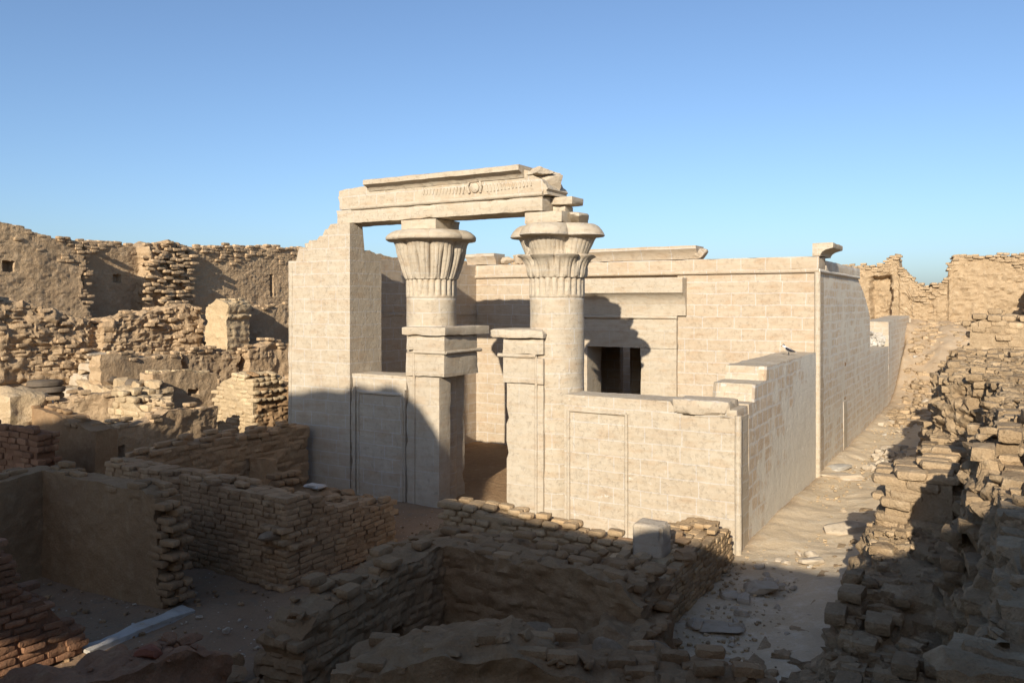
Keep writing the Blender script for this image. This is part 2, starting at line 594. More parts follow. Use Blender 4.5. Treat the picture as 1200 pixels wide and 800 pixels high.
def stone_mat(name, c1, c2, mort, bw=.52, rh=.29, ms=.012, mortar_mix=.6, salt=0.0, plaster=None, pl_fac=None, bumpd=.006, blkmix=.45, wobv=.05, jlo=.42, jhi=.66, jfloor=.12):
    """dressed sandstone blocks laid out in metres through the uv map"""
    m = bpy.data.materials.new(name)
    nt, bs = nodes_of(m)
    uv = N(nt, 'ShaderNodeUVMap').outputs[0]
    pos = N(nt, 'ShaderNodeNewGeometry').outputs['Position']
    wob = N(nt, 'ShaderNodeTexNoise')
    wob.inputs['Scale'].default_value = 2.2
    wob.inputs['Detail'].default_value = 5
    nt.links.new(uv, wob.inputs['Vector'])
    sub = N(nt, 'ShaderNodeVectorMath', operation='SUBTRACT')
    sub.inputs[1].default_value = (.5, .5, .5)
    nt.links.new(wob.outputs['Color'], sub.inputs[0])
    sc = N(nt, 'ShaderNodeVectorMath', operation='SCALE')
    sc.inputs[3].default_value = wobv
    nt.links.new(sub.outputs[0], sc.inputs[0])
    ad = N(nt, 'ShaderNodeVectorMath', operation='ADD')
    nt.links.new(uv, ad.inputs[0])
    nt.links.new(sc.outputs[0], ad.inputs[1])
    br = N(nt, 'ShaderNodeTexBrick')
    br.offset = .43
    br.squash = 1.35
    br.squash_frequency = 3
    br.inputs['Scale'].default_value = 1
    br.inputs['Brick Width'].default_value = bw
    br.inputs['Row Height'].default_value = rh
    br.inputs['Mortar Size'].default_value = ms
    br.inputs['Mortar Smooth'].default_value = .4
    br.inputs['Bias'].default_value = -.1
    br.inputs['Color1'].default_value = c1 + (1,)
    br.inputs['Color2'].default_value = c2 + (1,)
    br.inputs['Mortar'].default_value = (.5, .5, .5, 1)
    nt.links.new(ad.outputs[0], br.inputs['Vector'])
    big = noise(nt, pos, .8, 5)
    mid = noise(nt, pos, 4.5, 6, .65)
    fine = noise(nt, pos, 45, 4, .7)
    st = N(nt, 'ShaderNodeMapping')
    st.inputs['Scale'].default_value = (1.2, 1.2, 9)
    nt.links.new(pos, st.inputs[0])
    strat = noise(nt, st.outputs[0], 1.6, 5, .6)
    base = mix(nt, ramp(nt, big, .3, .7), c1, c2)
    blk = br.outputs['Color']
    c = mix(nt, blkmix, base, blk)
    c = mix(nt, ramp(nt, strat, .42, .72), c, mix(nt, 1.0, c, (.93, .885, .83), 'MULTIPLY'))
    jv = ramp(nt, noise(nt, uv, 1.0, 7, .74), jlo, jhi, (jfloor, jfloor, jfloor, 1))
    jm = mth(nt, 'MULTIPLY', br.outputs['Fac'], jv)
    pk = ramp(nt, noise(nt, N_map(nt, uv, (.9, 2.4, 1)), 1.9, 5, .6), .52, .64)
    c = mix(nt, mth(nt, 'MULTIPLY', pk, .4), c, mix(nt, 1.0, c, (.88, .74, .62), 'MULTIPLY'))
    jm = mth(nt, 'MULTIPLY', jm, mortar_mix)
    c = mix(nt, jm, c, mort)
    if salt:
        sm = ramp(nt, noise(nt, N_map(nt, uv, (.8, 1.5, 1)), 4.2, 9, .78), .63 - .04 * salt, .70 - .04 * salt)
        sm = mth(nt, 'MULTIPLY', sm, ramp(nt, noise(nt, uv, .75, 2), .48, .6))
        c = mix(nt, mth(nt, 'MULTIPLY', sm, .7), c, (.74, .70, .64))
    if plaster:
        sep = N(nt, 'ShaderNodeSeparateXYZ')
        nt.links.new(uv, sep.inputs[0])
        pm = ramp(nt, mth(nt, 'ADD', noise(nt, uv, 1.3, 6, .62), pl_fac(nt, sep)), .5, .58)
        c = mix(nt, pm, c, mix(nt, mid, plaster, tuple(x * .8 for x in plaster)))
    c = mix(nt, 1.0, c, mix(nt, mid, (.86, .85, .84), (1.12, 1.12, 1.12)), 'MULTIPLY')
    c = mix(nt, 1.0, c, mix(nt, fine, (.87, .86, .85), (1.12, 1.12, 1.12)), 'MULTIPLY')
    nt.links.new(c, bs.inputs['Base Color'])
    pit = ramp(nt, noise(nt, pos, 11, 6, .7), .28, .46)
    h = bump(nt, bs, mid, .018, .8)
    h = bump(nt, bs, pit, .012, .8, h)
    h = bump(nt, bs, fine, .005, .8, h)
    inv = mth(nt, 'SUBTRACT', 1.0, mth(nt, 'MULTIPLY', br.outputs['Fac'], jv))
    bump(nt, bs, inv, bumpd, .5, h)
    return m


def sand_mat(name):
    m = bpy.data.materials.new(name)
    nt, bs = nodes_of(m)
    pos = N(nt, 'ShaderNodeNewGeometry').outputs['Position']
    big = noise(nt, pos, .45, 5)
    mid = noise(nt, pos, 3.2, 6, .65)
    fine = noise(nt, pos, 30, 5, .75)
    vo = N(nt, 'ShaderNodeTexVoronoi')
    vo.inputs['Scale'].default_value = 14
    vo.inputs['Randomness'].default_value = 1
    nt.links.new(pos, vo.inputs['Vector'])
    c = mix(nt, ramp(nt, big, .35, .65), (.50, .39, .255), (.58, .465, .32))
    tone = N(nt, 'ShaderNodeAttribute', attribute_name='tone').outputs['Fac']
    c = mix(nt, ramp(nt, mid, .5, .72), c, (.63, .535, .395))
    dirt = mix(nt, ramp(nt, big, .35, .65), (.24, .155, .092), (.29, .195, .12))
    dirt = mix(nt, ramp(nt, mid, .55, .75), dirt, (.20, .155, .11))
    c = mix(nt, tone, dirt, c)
    sp = ramp(nt, vo.outputs['Distance'], .08, .2, (1, 1, 1, 1), (0, 0, 0, 1))
    pick = N(nt, 'ShaderNodeSeparateColor')
    nt.links.new(vo.outputs['Color'], pick.inputs[0])
    sp = mth(nt, 'MULTIPLY', sp, ramp(nt, pick.outputs[0], .72, .8))
    c = mix(nt, sp, c, (.58, .52, .43))
    c = mix(nt, 1.0, c, mix(nt, fine, (.76, .74, .72), (1.22, 1.22, 1.22)), 'MULTIPLY')
    nt.links.new(c, bs.inputs['Base Color'])
    h = bump(nt, bs, mid, .05, .8)
    bump(nt, bs, fine, .012, .8, h)
    return m


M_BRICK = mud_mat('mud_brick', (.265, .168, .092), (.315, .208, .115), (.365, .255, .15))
M_TAN = mud_mat('tan_mud_brick', (.385, .27, .155), (.445, .325, .195), (.50, .385, .245))
M_MID = mud_mat('brown_mud_brick', (.335, .22, .125), (.39, .265, .155), (.44, .32, .19))
M_BRICK_RED = mud_mat('mud_brick_red', (.24, .128, .075), (.285, .16, .092), (.32, .20, .118))
M_PLASTER = mud_mat('mud_plaster', (.26, .168, .094), (.295, .197, .11), (.335, .235, .138), .012)
M_PALE = mud_mat('pale_mud_brick', (.46, .35, .215), (.52, .405, .255), (.56, .45, .30), .03)
M_FAR = mud_mat('enclosure_mud', (.40, .285, .175), (.455, .335, .21), (.51, .39, .26), .03)
M_REAR = mud_mat('rear_enclosure_mud', (.36, .265, .165), (.42, .315, .20), (.48, .375, .25), .03)
M_ROCKY = mud_mat('eroded_masonry', (.45, .34, .21), (.52, .40, .26), (.60, .48, .33), .03)
M_MASS = mud_mat('eroded_wall_mud', (.30, .215, .13), (.37, .275, .17), (.50, .39, .26), .03)
C1, C2, CM = (.415, .347, .26), (.458, .397, .308), (.52, .48, .41)
M_STONE = stone_mat('sandstone', C1, C2, CM, mortar_mix=.35, jlo=.47, jhi=.68, jfloor=.05, blkmix=.4)
M_PLAIN = stone_mat('sandstone_plain', (.425, .362, .277), (.458, .397, .308), CM, mortar_mix=.12, bw=1.6, rh=.7, ms=.006, bumpd=.002)
M_SALT = stone_mat('sandstone_salty', C1, C2, CM, mortar_mix=.35, salt=.95, jlo=.47, jhi=.68, jfloor=.05, blkmix=.4)
M_NAOS = stone_mat('sandstone_repointed', (.41, .328, .236), (.455, .38, .288), (.54, .485, .40), bw=.62, rh=.3, ms=.013, mortar_mix=.6, salt=.2, blkmix=.5, wobv=.07, jlo=.5, jhi=.64, jfloor=.05)
M_SIDE = stone_mat('sandstone_side', (.51, .42, .31), (.59, .505, .395), (.66, .60, .50), bw=.36, rh=.22, ms=.035, mortar_mix=.6, blkmix=.6, wobv=.15, jlo=.36, jhi=.62, jfloor=.2, bumpd=.003,
                   plaster=(.65, .59, .485), pl_fac=lambda nt, sep: -.0)
M_COURT = stone_mat('sandstone_court_side', (.49, .39, .285), (.58, .485, .37), (.66, .605, .505), bw=.38, rh=.25, ms=.03, mortar_mix=.6, blkmix=.6, wobv=.12, jlo=.36, jhi=.62, jfloor=.2, bumpd=.003,
                    plaster=(.67, .615, .515),
                    pl_fac=lambda nt, sep: mth(nt, 'SUBTRACT', mth(nt, 'MULTIPLY', sep.outputs[0], .06), mth(nt, 'ADD', mth(nt, 'MULTIPLY', sep.outputs[1], .08), -.02)))
M_SAND = sand_mat('sand')
M_DUSTY = mud_mat('dusty_stone', (.23, .165, .105), (.28, .205, .135), (.33, .25, .17), .02)
M_ROCK = stone_mat('loose_stone', (.42, .35, .26), (.50, .43, .34), CM, mortar_mix=0.0, bw=9, rh=9)
M_WHITE = stone_mat('pale_limestone', (.36, .335, .29), (.52, .49, .44), CM, mortar_mix=0.0, bw=9, rh=9)
M_DARKSTONE = stone_mat('dark_stone', (.12, .095, .07), (.16, .13, .10), CM, mortar_mix=0.0, bw=9, rh=9)


def flat_mat(name, c):
    m = bpy.data.materials.new(name)
    nt, bs = nodes_of(m)
    pos = N(nt, 'ShaderNodeNewGeometry').outputs['Position']
    f = noise(nt, pos, 60, 3)
    nt.links.new(mix(nt, f, tuple(x * .8 for x in c), tuple(x * 1.15 for x in c)), bs.inputs['Base Color'])
    return m


# ------------------------------------------------------------------ ground
def make_ground():
    mb = MB()
    xs = np.concatenate([np.linspace(-900, -60, 9)[:-1], np.linspace(-60, -26, 12)[:-1], np.concatenate([np.arange(-26, -.5, .16), np.arange(-.5, 3, .07), np.arange(3, 14, .16)]), np.linspace(14, 60, 14), np.linspace(60, 900, 9)[1:]])
    ys = np.concatenate([np.linspace(-500, -40, 8)[:-1], np.linspace(-40, -14, 10)[:-1], np.concatenate([np.arange(-14, -8, .16), np.arange(-8, 12, .09), np.arange(12, 36, .16)]), np.linspace(36, 90, 14), np.linspace(90, 1500, 10)[1:]])
    X, Y = np.meshgrid(xs, ys, indexing='ij')
    P = np.stack([X.ravel(), Y.ravel(), X.ravel() * 0], 1)
    z = gz(P[:, 0], P[:, 1])
    fade = np.exp(-np.maximum(0, np.hypot(P[:, 0] + 5, P[:, 1] - 8) - 45) / 20)
    z = z * np.clip(fade * 1.0, 0, 1)
    inside = S((P[:, 0] + 11.0) / .6) * S((0.1 - P[:, 0]) / .4) * S((P[:, 1] + .2) / .4) * S((30 - P[:, 1]) / 1.0)
    rough = .06 * fbm(P, 1.7, 4, 5) + .05 * fbm(P, .5, 3, 9)
    mound = S((-11.5 - P[:, 0]) / 3) * S((P[:, 1] + 5) / 5)
    rough = rough + mound * (.22 * fbm(P, 1.3, 4, 21) + .06 * fbm(P, .35, 3, 22))
    back = S((P[:, 1] - 24) / 5)
    rough = rough + back * (.22 * fbm(P, 1.2, 4, 31) + .07 * fbm(P, .4, 2, 32))
    # sand banked against the walls along the path
    bank = .16 * np.exp(-((P[:, 0] - 0.0) / .45) ** 2) * S((P[:, 1] + .5) / 2) * (0.6 + .6 * fbm(P, 2.3, 2, 77))
    bank = bank + .12 * np.exp(-((P[:, 0] - 1.8) / .5) ** 2) * S((P[:, 1] + 6) / 2)
    z = (z + rough + bank) * (1 - inside) + inside * (-.02)
    P[:, 2] = z - .02
    nx, ny = len(xs), len(ys)
    i, j = np.meshgrid(np.arange(nx - 1), np.arange(ny - 1), indexing='ij')
    i, j = i.ravel(), j.ravel()
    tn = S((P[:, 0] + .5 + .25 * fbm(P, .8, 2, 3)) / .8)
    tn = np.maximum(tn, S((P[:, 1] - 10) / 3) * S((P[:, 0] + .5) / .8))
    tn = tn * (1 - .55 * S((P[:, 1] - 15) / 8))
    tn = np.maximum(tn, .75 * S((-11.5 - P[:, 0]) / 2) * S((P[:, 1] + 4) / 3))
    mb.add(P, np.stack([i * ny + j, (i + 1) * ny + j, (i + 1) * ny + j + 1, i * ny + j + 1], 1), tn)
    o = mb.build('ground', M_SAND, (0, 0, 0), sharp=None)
    tag(o, kind='structure')


make_ground()

# ------------------------------------------------------------------ the temple
T = empty('stone_temple', (0, 0, 0), 'pale sandstone temple with two tall columns and a broken doorway in front', 'temple')

# left corner pier, its top broken in steps
mb = MB()


def Hp(u, v):
    x = -10.62 + np.asarray(u, float)
    h = np.select([x < -10.3, x < -10.0, x < -9.68, x < -9.5, x < -9.3], [5.25, 5.56, 5.72, 5.8, 5.95], 6.058)
    h = np.where((np.asarray(v) > .45), np.minimum(h, 5.42 + .12 * n1(np.asarray(v).ravel() * 3, .4, 3).reshape(np.shape(v))), h)
    return h


slab(mb, (-10.62, 0), (-8.71, 0), 1.09, Hp, -.1, res=.08, amp=.008, seed=3, rough=.006)
mb.build('corner_pier', M_STONE, parent=T, sharp=35)
mb = MB()
rod(mb, (-10.6, .02, 0), (-10.52, .02, 5.15), .055, amp=.006)
mb.build('corner_moulding', M_PLAIN, parent=T)
mb = MB()
worn(mb, -10.32, -9.98, .2, .75, 5.5, 5.68, .06, .02, .03, 8)
mb.build('broken_block', M_PLAIN, parent=T)

# screen walls
mb = MB()
worn(mb, -8.70, -7.125, .02, .72, -.1, 2.70, .14, .008, .022, 4)
scr = mb.build('screen_wall', M_SALT, parent=T)
mb = MB()
for xx in (-8.48, -7.23):
    rod(mb, (xx, .02, 0), (xx, .02, 2.28), .035, amp=.004)
rod(mb, (-8.48, .02, 2.28), (-7.23, .02, 2.28), .035, amp=.004)
worn(mb, -8.6, -8.53, -.03, .05, 0, 2.4, .2, .003, .006)
worn(mb, -7.17, -7.128, -.035, .05, 0, 2.4, .2, .003, .006)
mb.build('panel_frame', M_PLAIN, parent=scr)

mb = MB()
Hs = lambda u, v: np.where(np.asarray(u) < 2.16, 2.53, np.where(np.asarray(u) < 2.3, 2.42, 2.30)) + .012 * n1(np.asarray(u).ravel(), .3, 4).reshape(np.shape(u)) + 0 * np.asarray(v)
slab(mb, (-3.32, .01), (-.02, .01), .72, Hs, -.1, res=.08, amp=.006, seed=6, rough=.005)
scr = mb.build('screen_wall', M_SALT, parent=T, sharp=35)
mb = MB()
for xx in (-3.23, -2.05):
    rod(mb, (xx, .0, 0), (xx, .0, 2.24), .033, amp=.004)
rod(mb, (-3.23, .0, 2.24), (-2.05, .0, 2.24), .033, amp=.004)
mb.build('panel_frame', M_PLAIN, parent=scr)
mb = MB()
rod(mb, (-.01, .0, -.1), (-.01, .0, 2.36), .06, 12, amp=.004)
mb.build('corner_moulding', M_PLAIN, parent=T)


# door jambs with the stubs of the broken lintel
mb = MB()
worn(mb, -7.12, -6.245, 0, .42, -.1, 2.705, .12, .008, .022, 11)
worn(mb, -7.12, -6.42, .425, 1.22, -.1, 2.705, .12, .008, .022, 12)
worn(mb, -7.12, -6.11, -.012, 1.30, 2.71, 3.20, .12, .006, .014, 13)
worn(mb, -7.12, -6.11, -.004, 1.26, 3.26, 3.57, .12, .008, .022, 14)
jl = mb.build('door_jamb', M_PLAIN, parent=T)
mb = MB()
rod(mb, (-6.9, -.01, 3.23), (-6.07, -.01, 3.23), .04, amp=.003)
rod(mb, (-6.09, -.01, 3.23), (-6.09, 1.36, 3.23), .04, amp=.003)
rod(mb, (-6.9, -.005, 0), (-6.9, -.005, 3.23), .03, amp=.003)
mb.build('moulding', M_PLAIN, parent=jl)
mb = MB()
worn(mb, -7.2, -6.03, -.09, 1.62, 3.575, 3.76, .1, .008, .025, 15)
mb.build('cornice', M_PLAIN, parent=jl)

mb = MB()
worn(mb, -4.61, -3.77, 0, .42, -.1, 2.685, .12, .008, .022, 21)
worn(mb, -4.45, -3.77, .425, 1.22, -.1, 2.685, .12, .008, .022, 22)
worn(mb, -4.68, -3.772, -.012, 1.2, 2.69, 3.20, .12, .006, .014, 23)
worn(mb, -4.71, -3.772, -.004, 1.2, 3.26, 3.57, .12, .008, .022, 24)
jr = mb.build('door_jamb', M_PLAIN, parent=T)
mb = MB()
rod(mb, (-4.79, -.01, 3.23), (-3.93, -.01, 3.23), .04, amp=.003)
rod(mb, (-3.93, -.005, 0), (-3.93, -.005, 3.23), .03, amp=.003)
mb.build('moulding', M_PLAIN, parent=jr)
mb = MB()
worn(mb, -4.98, -3.73, -.09, .9, 3.575, 3.755, .1, .012, .04, 25)
mb.build('cornice', M_PLAIN, parent=jr)


# columns
def lobes(th, n, ph, sharp):
    return np.abs(np.cos(n * (th - ph) / 2)) ** sharp


def shaft(cx, cy):
    m = MB()
    rings = [(z, .553 - .013 * z / 4.4) for z in np.linspace(-.1, 4.38, 40)]
    rings += [(4.385, .535)]
    lathe(m, cx, cy, rings, 96, amp=.018, seed=int(-cx * 10))
    return m


def neck(cx, cy):
    m = MB()

    def rf(th, z, r, p):
        return r + p[0] * (np.abs(np.sin(12 * th)) ** .6 - 1)
    rings = [(4.36, .53, 0.0), (4.38, .552, 0.0), (4.42, .553, .0), (4.44, .556, .045), (4.6, .556, .05), (4.775, .556, .05), (4.785, .54, 0)]
    lathe(m, cx, cy, rings, 144, rf)
    return m


COLS = []
for cx, kind in ((-6.9, 'palm'), (-3.8, 'lotus')):
    cy = .62
    c = shaft(cx, cy).build('column', M_STONE, parent=T, sharp=50)
    neck(cx, cy).build('reeded_neck', M_PLAIN, parent=c, sharp=60)
    m = MB()
    ph = math.radians(-90)
    if kind == 'palm':
        def rf(th, z, r, p):
            lob, rib = p
            fine = .016 * (np.abs(np.cos(24 * (th - ph))) ** .5 - .75) if 4.8 < z < 5.58 else 0
            return r + fine + lob * (lobes(th, 8, ph + .2, .55) - .8) + rib * (np.abs(np.cos(8 * (th - ph))) ** .7 - .7)
        rings = [(4.775, .50, 0, 0), (4.78, .575, 0, .0), (4.83, .588, 0, .05), (4.95, .625, 0, .075), (5.1, .67, .0, .09), (5.25, .715, .03, .085), (5.36, .75, .08, .05),
                 (5.44, .765, .11, .02), (5.52, .79, .12, .0), (5.575, .82, .11, 0), (5.60, .86, .08, 0), (5.615, .97, .05, 0), (5.63, .992, .05, 0), (5.68, .995, .05, 0), (5.73, .96, .05, 0), (5.79, .88, .04, 0), (5.825, .80, .04, 0), (5.83, .5, 0, 0)]
        lathe(m, cx, cy, rings, 288, rf, amp=.02, seed=4)
    else:
        def quat(th, d, rho):
            a = ((th - ph + np.pi / 4) % (np.pi / 2)) - np.pi / 4
            return d * np.cos(a) + np.sqrt(np.maximum(rho * rho - (d * np.sin(a)) ** 2, 1e-4))

        def rf(th, z, r, p):
            q, k8, rib = p
            d = r * .49
            rho = r * .51
            fine = .014 * (np.abs(np.cos(24 * (th - ph))) ** .5 - .75) if 4.8 < z < 5.17 or 5.24 < z < 5.55 else 0
            base = (1 - q) * r + q * quat(th, d, rho)
            return base + fine + k8 * (lobes(th, 8, ph, .5) - .75) + rib * (np.abs(np.cos(8 * (th - ph))) ** .7 - .7)
        rings = [(4.765, .50, 0, 0, 0), (4.77, .572, 0, 0, 0), (4.82, .585, 0, 0, .06), (4.95, .60, 0, .02, .07), (5.06, .63, 0, .10, .03), (5.14, .68, 0, .16, 0), (5.185, .755, 0, .19, 0), (5.20, .765, 0, .19, 0),
                 (5.215, .72, 0, .15, 0), (5.225, .64, .3, .04, 0), (5.32, .69, .8, 0, 0), (5.42, .745, 1, 0, 0), (5.50, .78, 1, 0, 0), (5.545, .81, 1, 0, 0), (5.56, .85, 1, 0, 0), (5.57, .98, 1, 0, 0),
                 (5.59, 1.0, 1, 0, 0), (5.63, .985, 1, 0, 0), (5.70, .94, 1, 0, 0), (5.77, .87, 1, 0, 0), (5.81, .80, 1, 0, 0), (5.825, .70, 1, 0, 0), (5.83, .45, 0, 0, 0)]
        lathe(m, cx, cy, rings, 288, rf, amp=.02, seed=9)
    m.build('capital', M_PLAIN, parent=c, sharp=55)
    m = MB()
    if kind == 'palm':
        worn(m, cx - .47, cx + .47, .13, 1.05, 5.82, 6.056, .1, .006, .015, 31)
    else:
        worn(m, cx - .47, cx + .36, .13, .8, 5.825, 6.056, .08, .012, .03, 32)
        rock(m, (cx + .42, .75, 5.93), (.4, .8, .24), 5, 8, .12, 6, 0)
    m.build('abacus', M_PLAIN, parent=c)

# entablature over the left bay and the door
m = MB()
worn(m, -9.22, -3.845, .10, 1.0, 6.06, 6.375, .12, .008, .022, 41)
ent = m.build('entablature', M_PLAIN, parent=T)
m = MB()
rod(m, (-8.75, .10, 6.40), (-3.83, .10, 6.40), .05, amp=.006, seed=3)
m.build('torus_moulding', M_PLAIN, parent=ent)
m = MB()


def Hf(u, v):
    x = -9.15 + np.asarray(u, float)
    h = np.interp(x, [-9.15, -8.9, -8.3, -8.2, -4.4, -4.25, -4.0, -3.62], [6.80, 6.84, 6.88, 6.90, 6.93, 6.90, 6.84, 6.72])
    return h + .025 * n1(x.ravel(), .25, 12).reshape(x.shape)


slab(m, (-9.15, .11), (-3.65, .11), .85, Hf, 6.38, res=.06, amp=.012, rag0=.08, rag1=.22, seed=14, rough=.012)
fr = m.build('frieze', M_STONE, parent=ent, sharp=40)
m = MB()
loft(m, [(.09, 6.74), (.06, 6.79), (.0, 6.835), (-.08, 6.855), (-.10, 6.865), (-.105, 6.955), (-.08, 6.975), (.6, 6.975), (.6, 6.74)], -8.24, -4.26, 'x', .08, .014, 5)
m.build('cornice', M_PLAIN, parent=ent, sharp=40)
m = MB()
rock(m, (-4.0, .55, 6.66), (.72, .85, .50), 12, 16, .22, 12, .0)
rock(m, (-4.05, .3, 6.86), (.55, .5, .16), 15, 12, .25, 9, -.1)
m.build('broken_end', M_ROCK, parent=ent, sharp=30)
m = MB()
worn(m, -3.84, -3.36, .42, .95, 6.20, 6.36, .08, .008, .02, 44)
worn(m, -3.84, -3.55, .5, .9, 6.06, 6.195, .08, .008, .02, 45)
m.build('projecting_block', M_PLAIN, parent=ent)
# winged sun disc carved on the frieze
m = MB()
xc, zc = -5.42, 6.62
th = np.arange(24) / 24 * 2 * np.pi
V = np.concatenate([np.stack([xc + r * np.cos(th), np.full(24, y), zc + r * np.sin(th)], 1) for r, y in ((.105, .12), (.1, .085), (.075, .065), (.02, .06))])
i = np.arange(24)
j = (i + 1) % 24
F = np.concatenate([np.stack([k * 24 + i, k * 24 + j, (k + 1) * 24 + j, (k + 1) * 24 + i], 1) for k in range(3)])
m.add(V, [F, (72 + np.arange(24))[None]])
for sg in (-1, 1):
    rod(m, (xc + sg * .13, .09, zc - .1), (xc + sg * .17, .075, zc + .03), .03, 8)
    rod(m, (xc + sg * .17, .075, zc + .03), (xc + sg * .13, .08, zc + .12), .022, 8)
    for k in range(13):
        a = xc + sg * (.27 + k * .085)
        rod(m, (a, .099, zc + .05), (a + sg * .03, .104, zc - .10 + .004 * k), .019, 6, amp=.008, seed=k)
m.build('winged_disc_relief', M_PLAIN, parent=ent)

# court walls
m = MB()
Hl = lambda u, v: 5.40 + .05 * n1(np.asarray(u).ravel(), .5, 7).reshape(np.shape(u)) + 0 * np.asarray(v)
slab(m, (-9.98, 1.05), (-9.98, 7.2), .62, Hl, -.1, res=.14, amp=.006, seed=8, rough=.004)
worn(m, -10.0, -9.94, 1.1, 7.1, 3.9, 4.0, .15, .004, .01)
m.build('court_wall', M_NAOS, parent=T)
m = MB()


def Hc(u, v):
    y = 7.08 - np.asarray(u, float)
    yy = y + .10 * n1(y.ravel() + 3 * np.asarray(v, float).ravel(), .25, 15).reshape(y.shape)
    h = np.select([yy < 1.22, yy < 2.06], [2.47, 2.78], 3.05)
    return h + .02 * n1(y.ravel(), .3, 5).reshape(y.shape) + 0 * np.asarray(v)


# u runs from the naos towards the front, v to the left of that direction (= +x), so start at x - thickness
slab(m, (-.82, 7.08), (-.82, .72), .80, Hc, -.1, res=.08, amp=.006, seed=9, rough=.005)
worn(m, -.78, -.03, .0, .9, 2.28, 2.455, .08, .01, .02, 52)
worn(m, -.12, -.034, .04, .9, -.1, 2.44, .1, .004, .005, 53)
m.build('court_wall', M_COURT, parent=T, sharp=35, mat2=M_STONE)

# the hall behind the court
YN = 7.11
m = MB()
worn(m, -3.56, -.0, YN, YN + .9, -.1, 5.02, .16, .006, .01, 61)
worn(m, -10.6, -7.19, YN + .003, YN + .9, -.1, 5.02, .16, .006, .01, 62)
worn(m, -7.2, -3.55, YN + .08, YN + .9, 3.03, 5.02, .16, .004, .01, 63)
hall = m.build('hall_front_wall', M_NAOS, parent=T)
m = MB()
worn(m, -7.2, -6.17, YN - .10, YN + .88, -.1, 3.025, .14, .006, .01, 64)
worn(m, -4.57, -3.55, YN - .10, YN + .88, -.1, 3.025, .14, .006, .01, 65)
worn(m, -7.2, -3.55, YN - .10, YN + .07, 3.03, 3.82, .14, .006, .01, 66)
portal = m.build('hall_doorway', M_PLAIN, parent=T)
m = MB()
rod(m, (-7.22, YN - .10, 3.87), (-3.53, YN - .10, 3.87), .05, amp=.004)
loft(m, [(YN + .06, 3.92), (YN - .09, 3.92), (YN - .10, 4.1), (YN - .14, 4.3), (YN - .22, 4.44), (YN - .34, 4.52), (YN - .36, 4.53), (YN - .36, 4.9), (YN - .34, 4.92), (YN + .06, 4.92)], -7.45, -3.30, 'x', .15, .005, 3)
m.build('cornice', M_PLAIN, parent=portal, sharp=40)
m = MB()
rod(m, (-10.6, YN - .02, 5.05), (.03, YN - .02, 5.05), .055, amp=.004)
worn(m, -10.62, .045, YN - .03, YN + .88, 5.08, 5.41, .16, .006, .02, 67)
m.build('torus_and_band', M_NAOS, parent=hall)
m = MB()
loft(m, [(YN - .02, 5.415), (YN - .06, 5.55), (YN - .16, 5.66), (YN - .18, 5.68), (YN - .18, 5.76), (YN + .5, 5.76), (YN + .5, 5.415)], -7.6, -3.0, 'x', .1, .012, 5)
rock(m, (-2.98, YN + .2, 5.55), (.3, .5, .3), 33, 8, .2, 8, 0)
m.build('parapet_cornice', M_NAOS, parent=hall, sharp=40)
m = MB()
loft(m, [(YN - .0, 5.415), (YN - .04, 5.55), (YN - .14, 5.66), (YN - .14, 5.74), (YN + .5, 5.74), (YN + .5, 5.415)], -10.3, -9.25, 'x', .1, .02, 6)
for k, (a, b, c) in enumerate(((-9.0, .3, .22), (-8.6, .35, .28), (-8.25, .3, .2), (-7.9, .3, .24))):
    rock(m, (a, YN + .3, 5.42 + c / 2), (.4, .4, c), 40 + k, 6, .2)
m.build('broken_parapet', M_NAOS, parent=hall, sharp=40)
m = MB()
rod(m, (-.0, YN - .0, -.1), (-.0, YN - .0, 5.02), .075, 12, amp=.004)
m.build('corner_moulding', M_PLAIN, parent=T)

m = MB()


def Hn(u, v):
    y = 24.0 - np.asarray(u, float)
    h = np.interp(y, [7, 13.9, 14.3, 15.3, 16.3, 16.9, 17.0, 22.4, 24], [5.02, 5.02, 4.9, 4.6, 4.1, 3.75, 2.48, 2.46, 2.46])
    return h + .02 * n1(y.ravel(), .4, 6).reshape(y.shape) + 0 * np.asarray(v)


slab(m, (-.92, 24.0), (-.92, YN + .05), .915, Hn, -.1, res=.14, amp=.008, seed=17, rough=.006,
     )
hs = m.build('hall_side_wall', M_SIDE, parent=T, sharp=35, mat2=M_STONE)
m = MB()
rod(m, (.01, YN, 5.05), (.01, 14.0, 5.05), .055, amp=.004)
worn(m, -.9, .06, YN + .89, 14.0, 5.08, 5.34, .14, .01, .025, 71)
m.build('torus_and_band', M_SIDE, parent=hs)
m = MB()
loft(m, [(-.12, 5.415), (.06, 5.415), (.07, 5.46), (.11, 5.515), (.19, 5.56), (.31, 5.59), (.35, 5.60), (.36, 5.615), (.36, 5.715), (.34, 5.73), (-.12, 5.73)], YN + .0, YN + 1.5, 'y', .08, .02, 7)
m.build('corner_cornice_block', M_PLAIN, parent=T, sharp=40)
m = MB()
worn(m, -.03, .012, 11.1, 11.75, -.1, 1.42, .1, .006, .01, 72)
m.build('filled_doorway', M_PLAIN, parent=hs)
m = MB()
worn(m, -.03, .006, 11.25, 11.5, 1.44, 1.55, .06, .01, .01, 73)  # solid dark block: the shade of a small hole put into its colour
m.build('hole_shade_patch', M_BRICK, parent=hs)
m = MB()
worn(m, -.03, .006, 11.3, 11.55, 2.42, 2.55, .06, .01, .01, 74)  # second hole, also a solid block coloured dark for the shade inside
m.build('hole_shade_patch', M_BRICK, parent=hs)

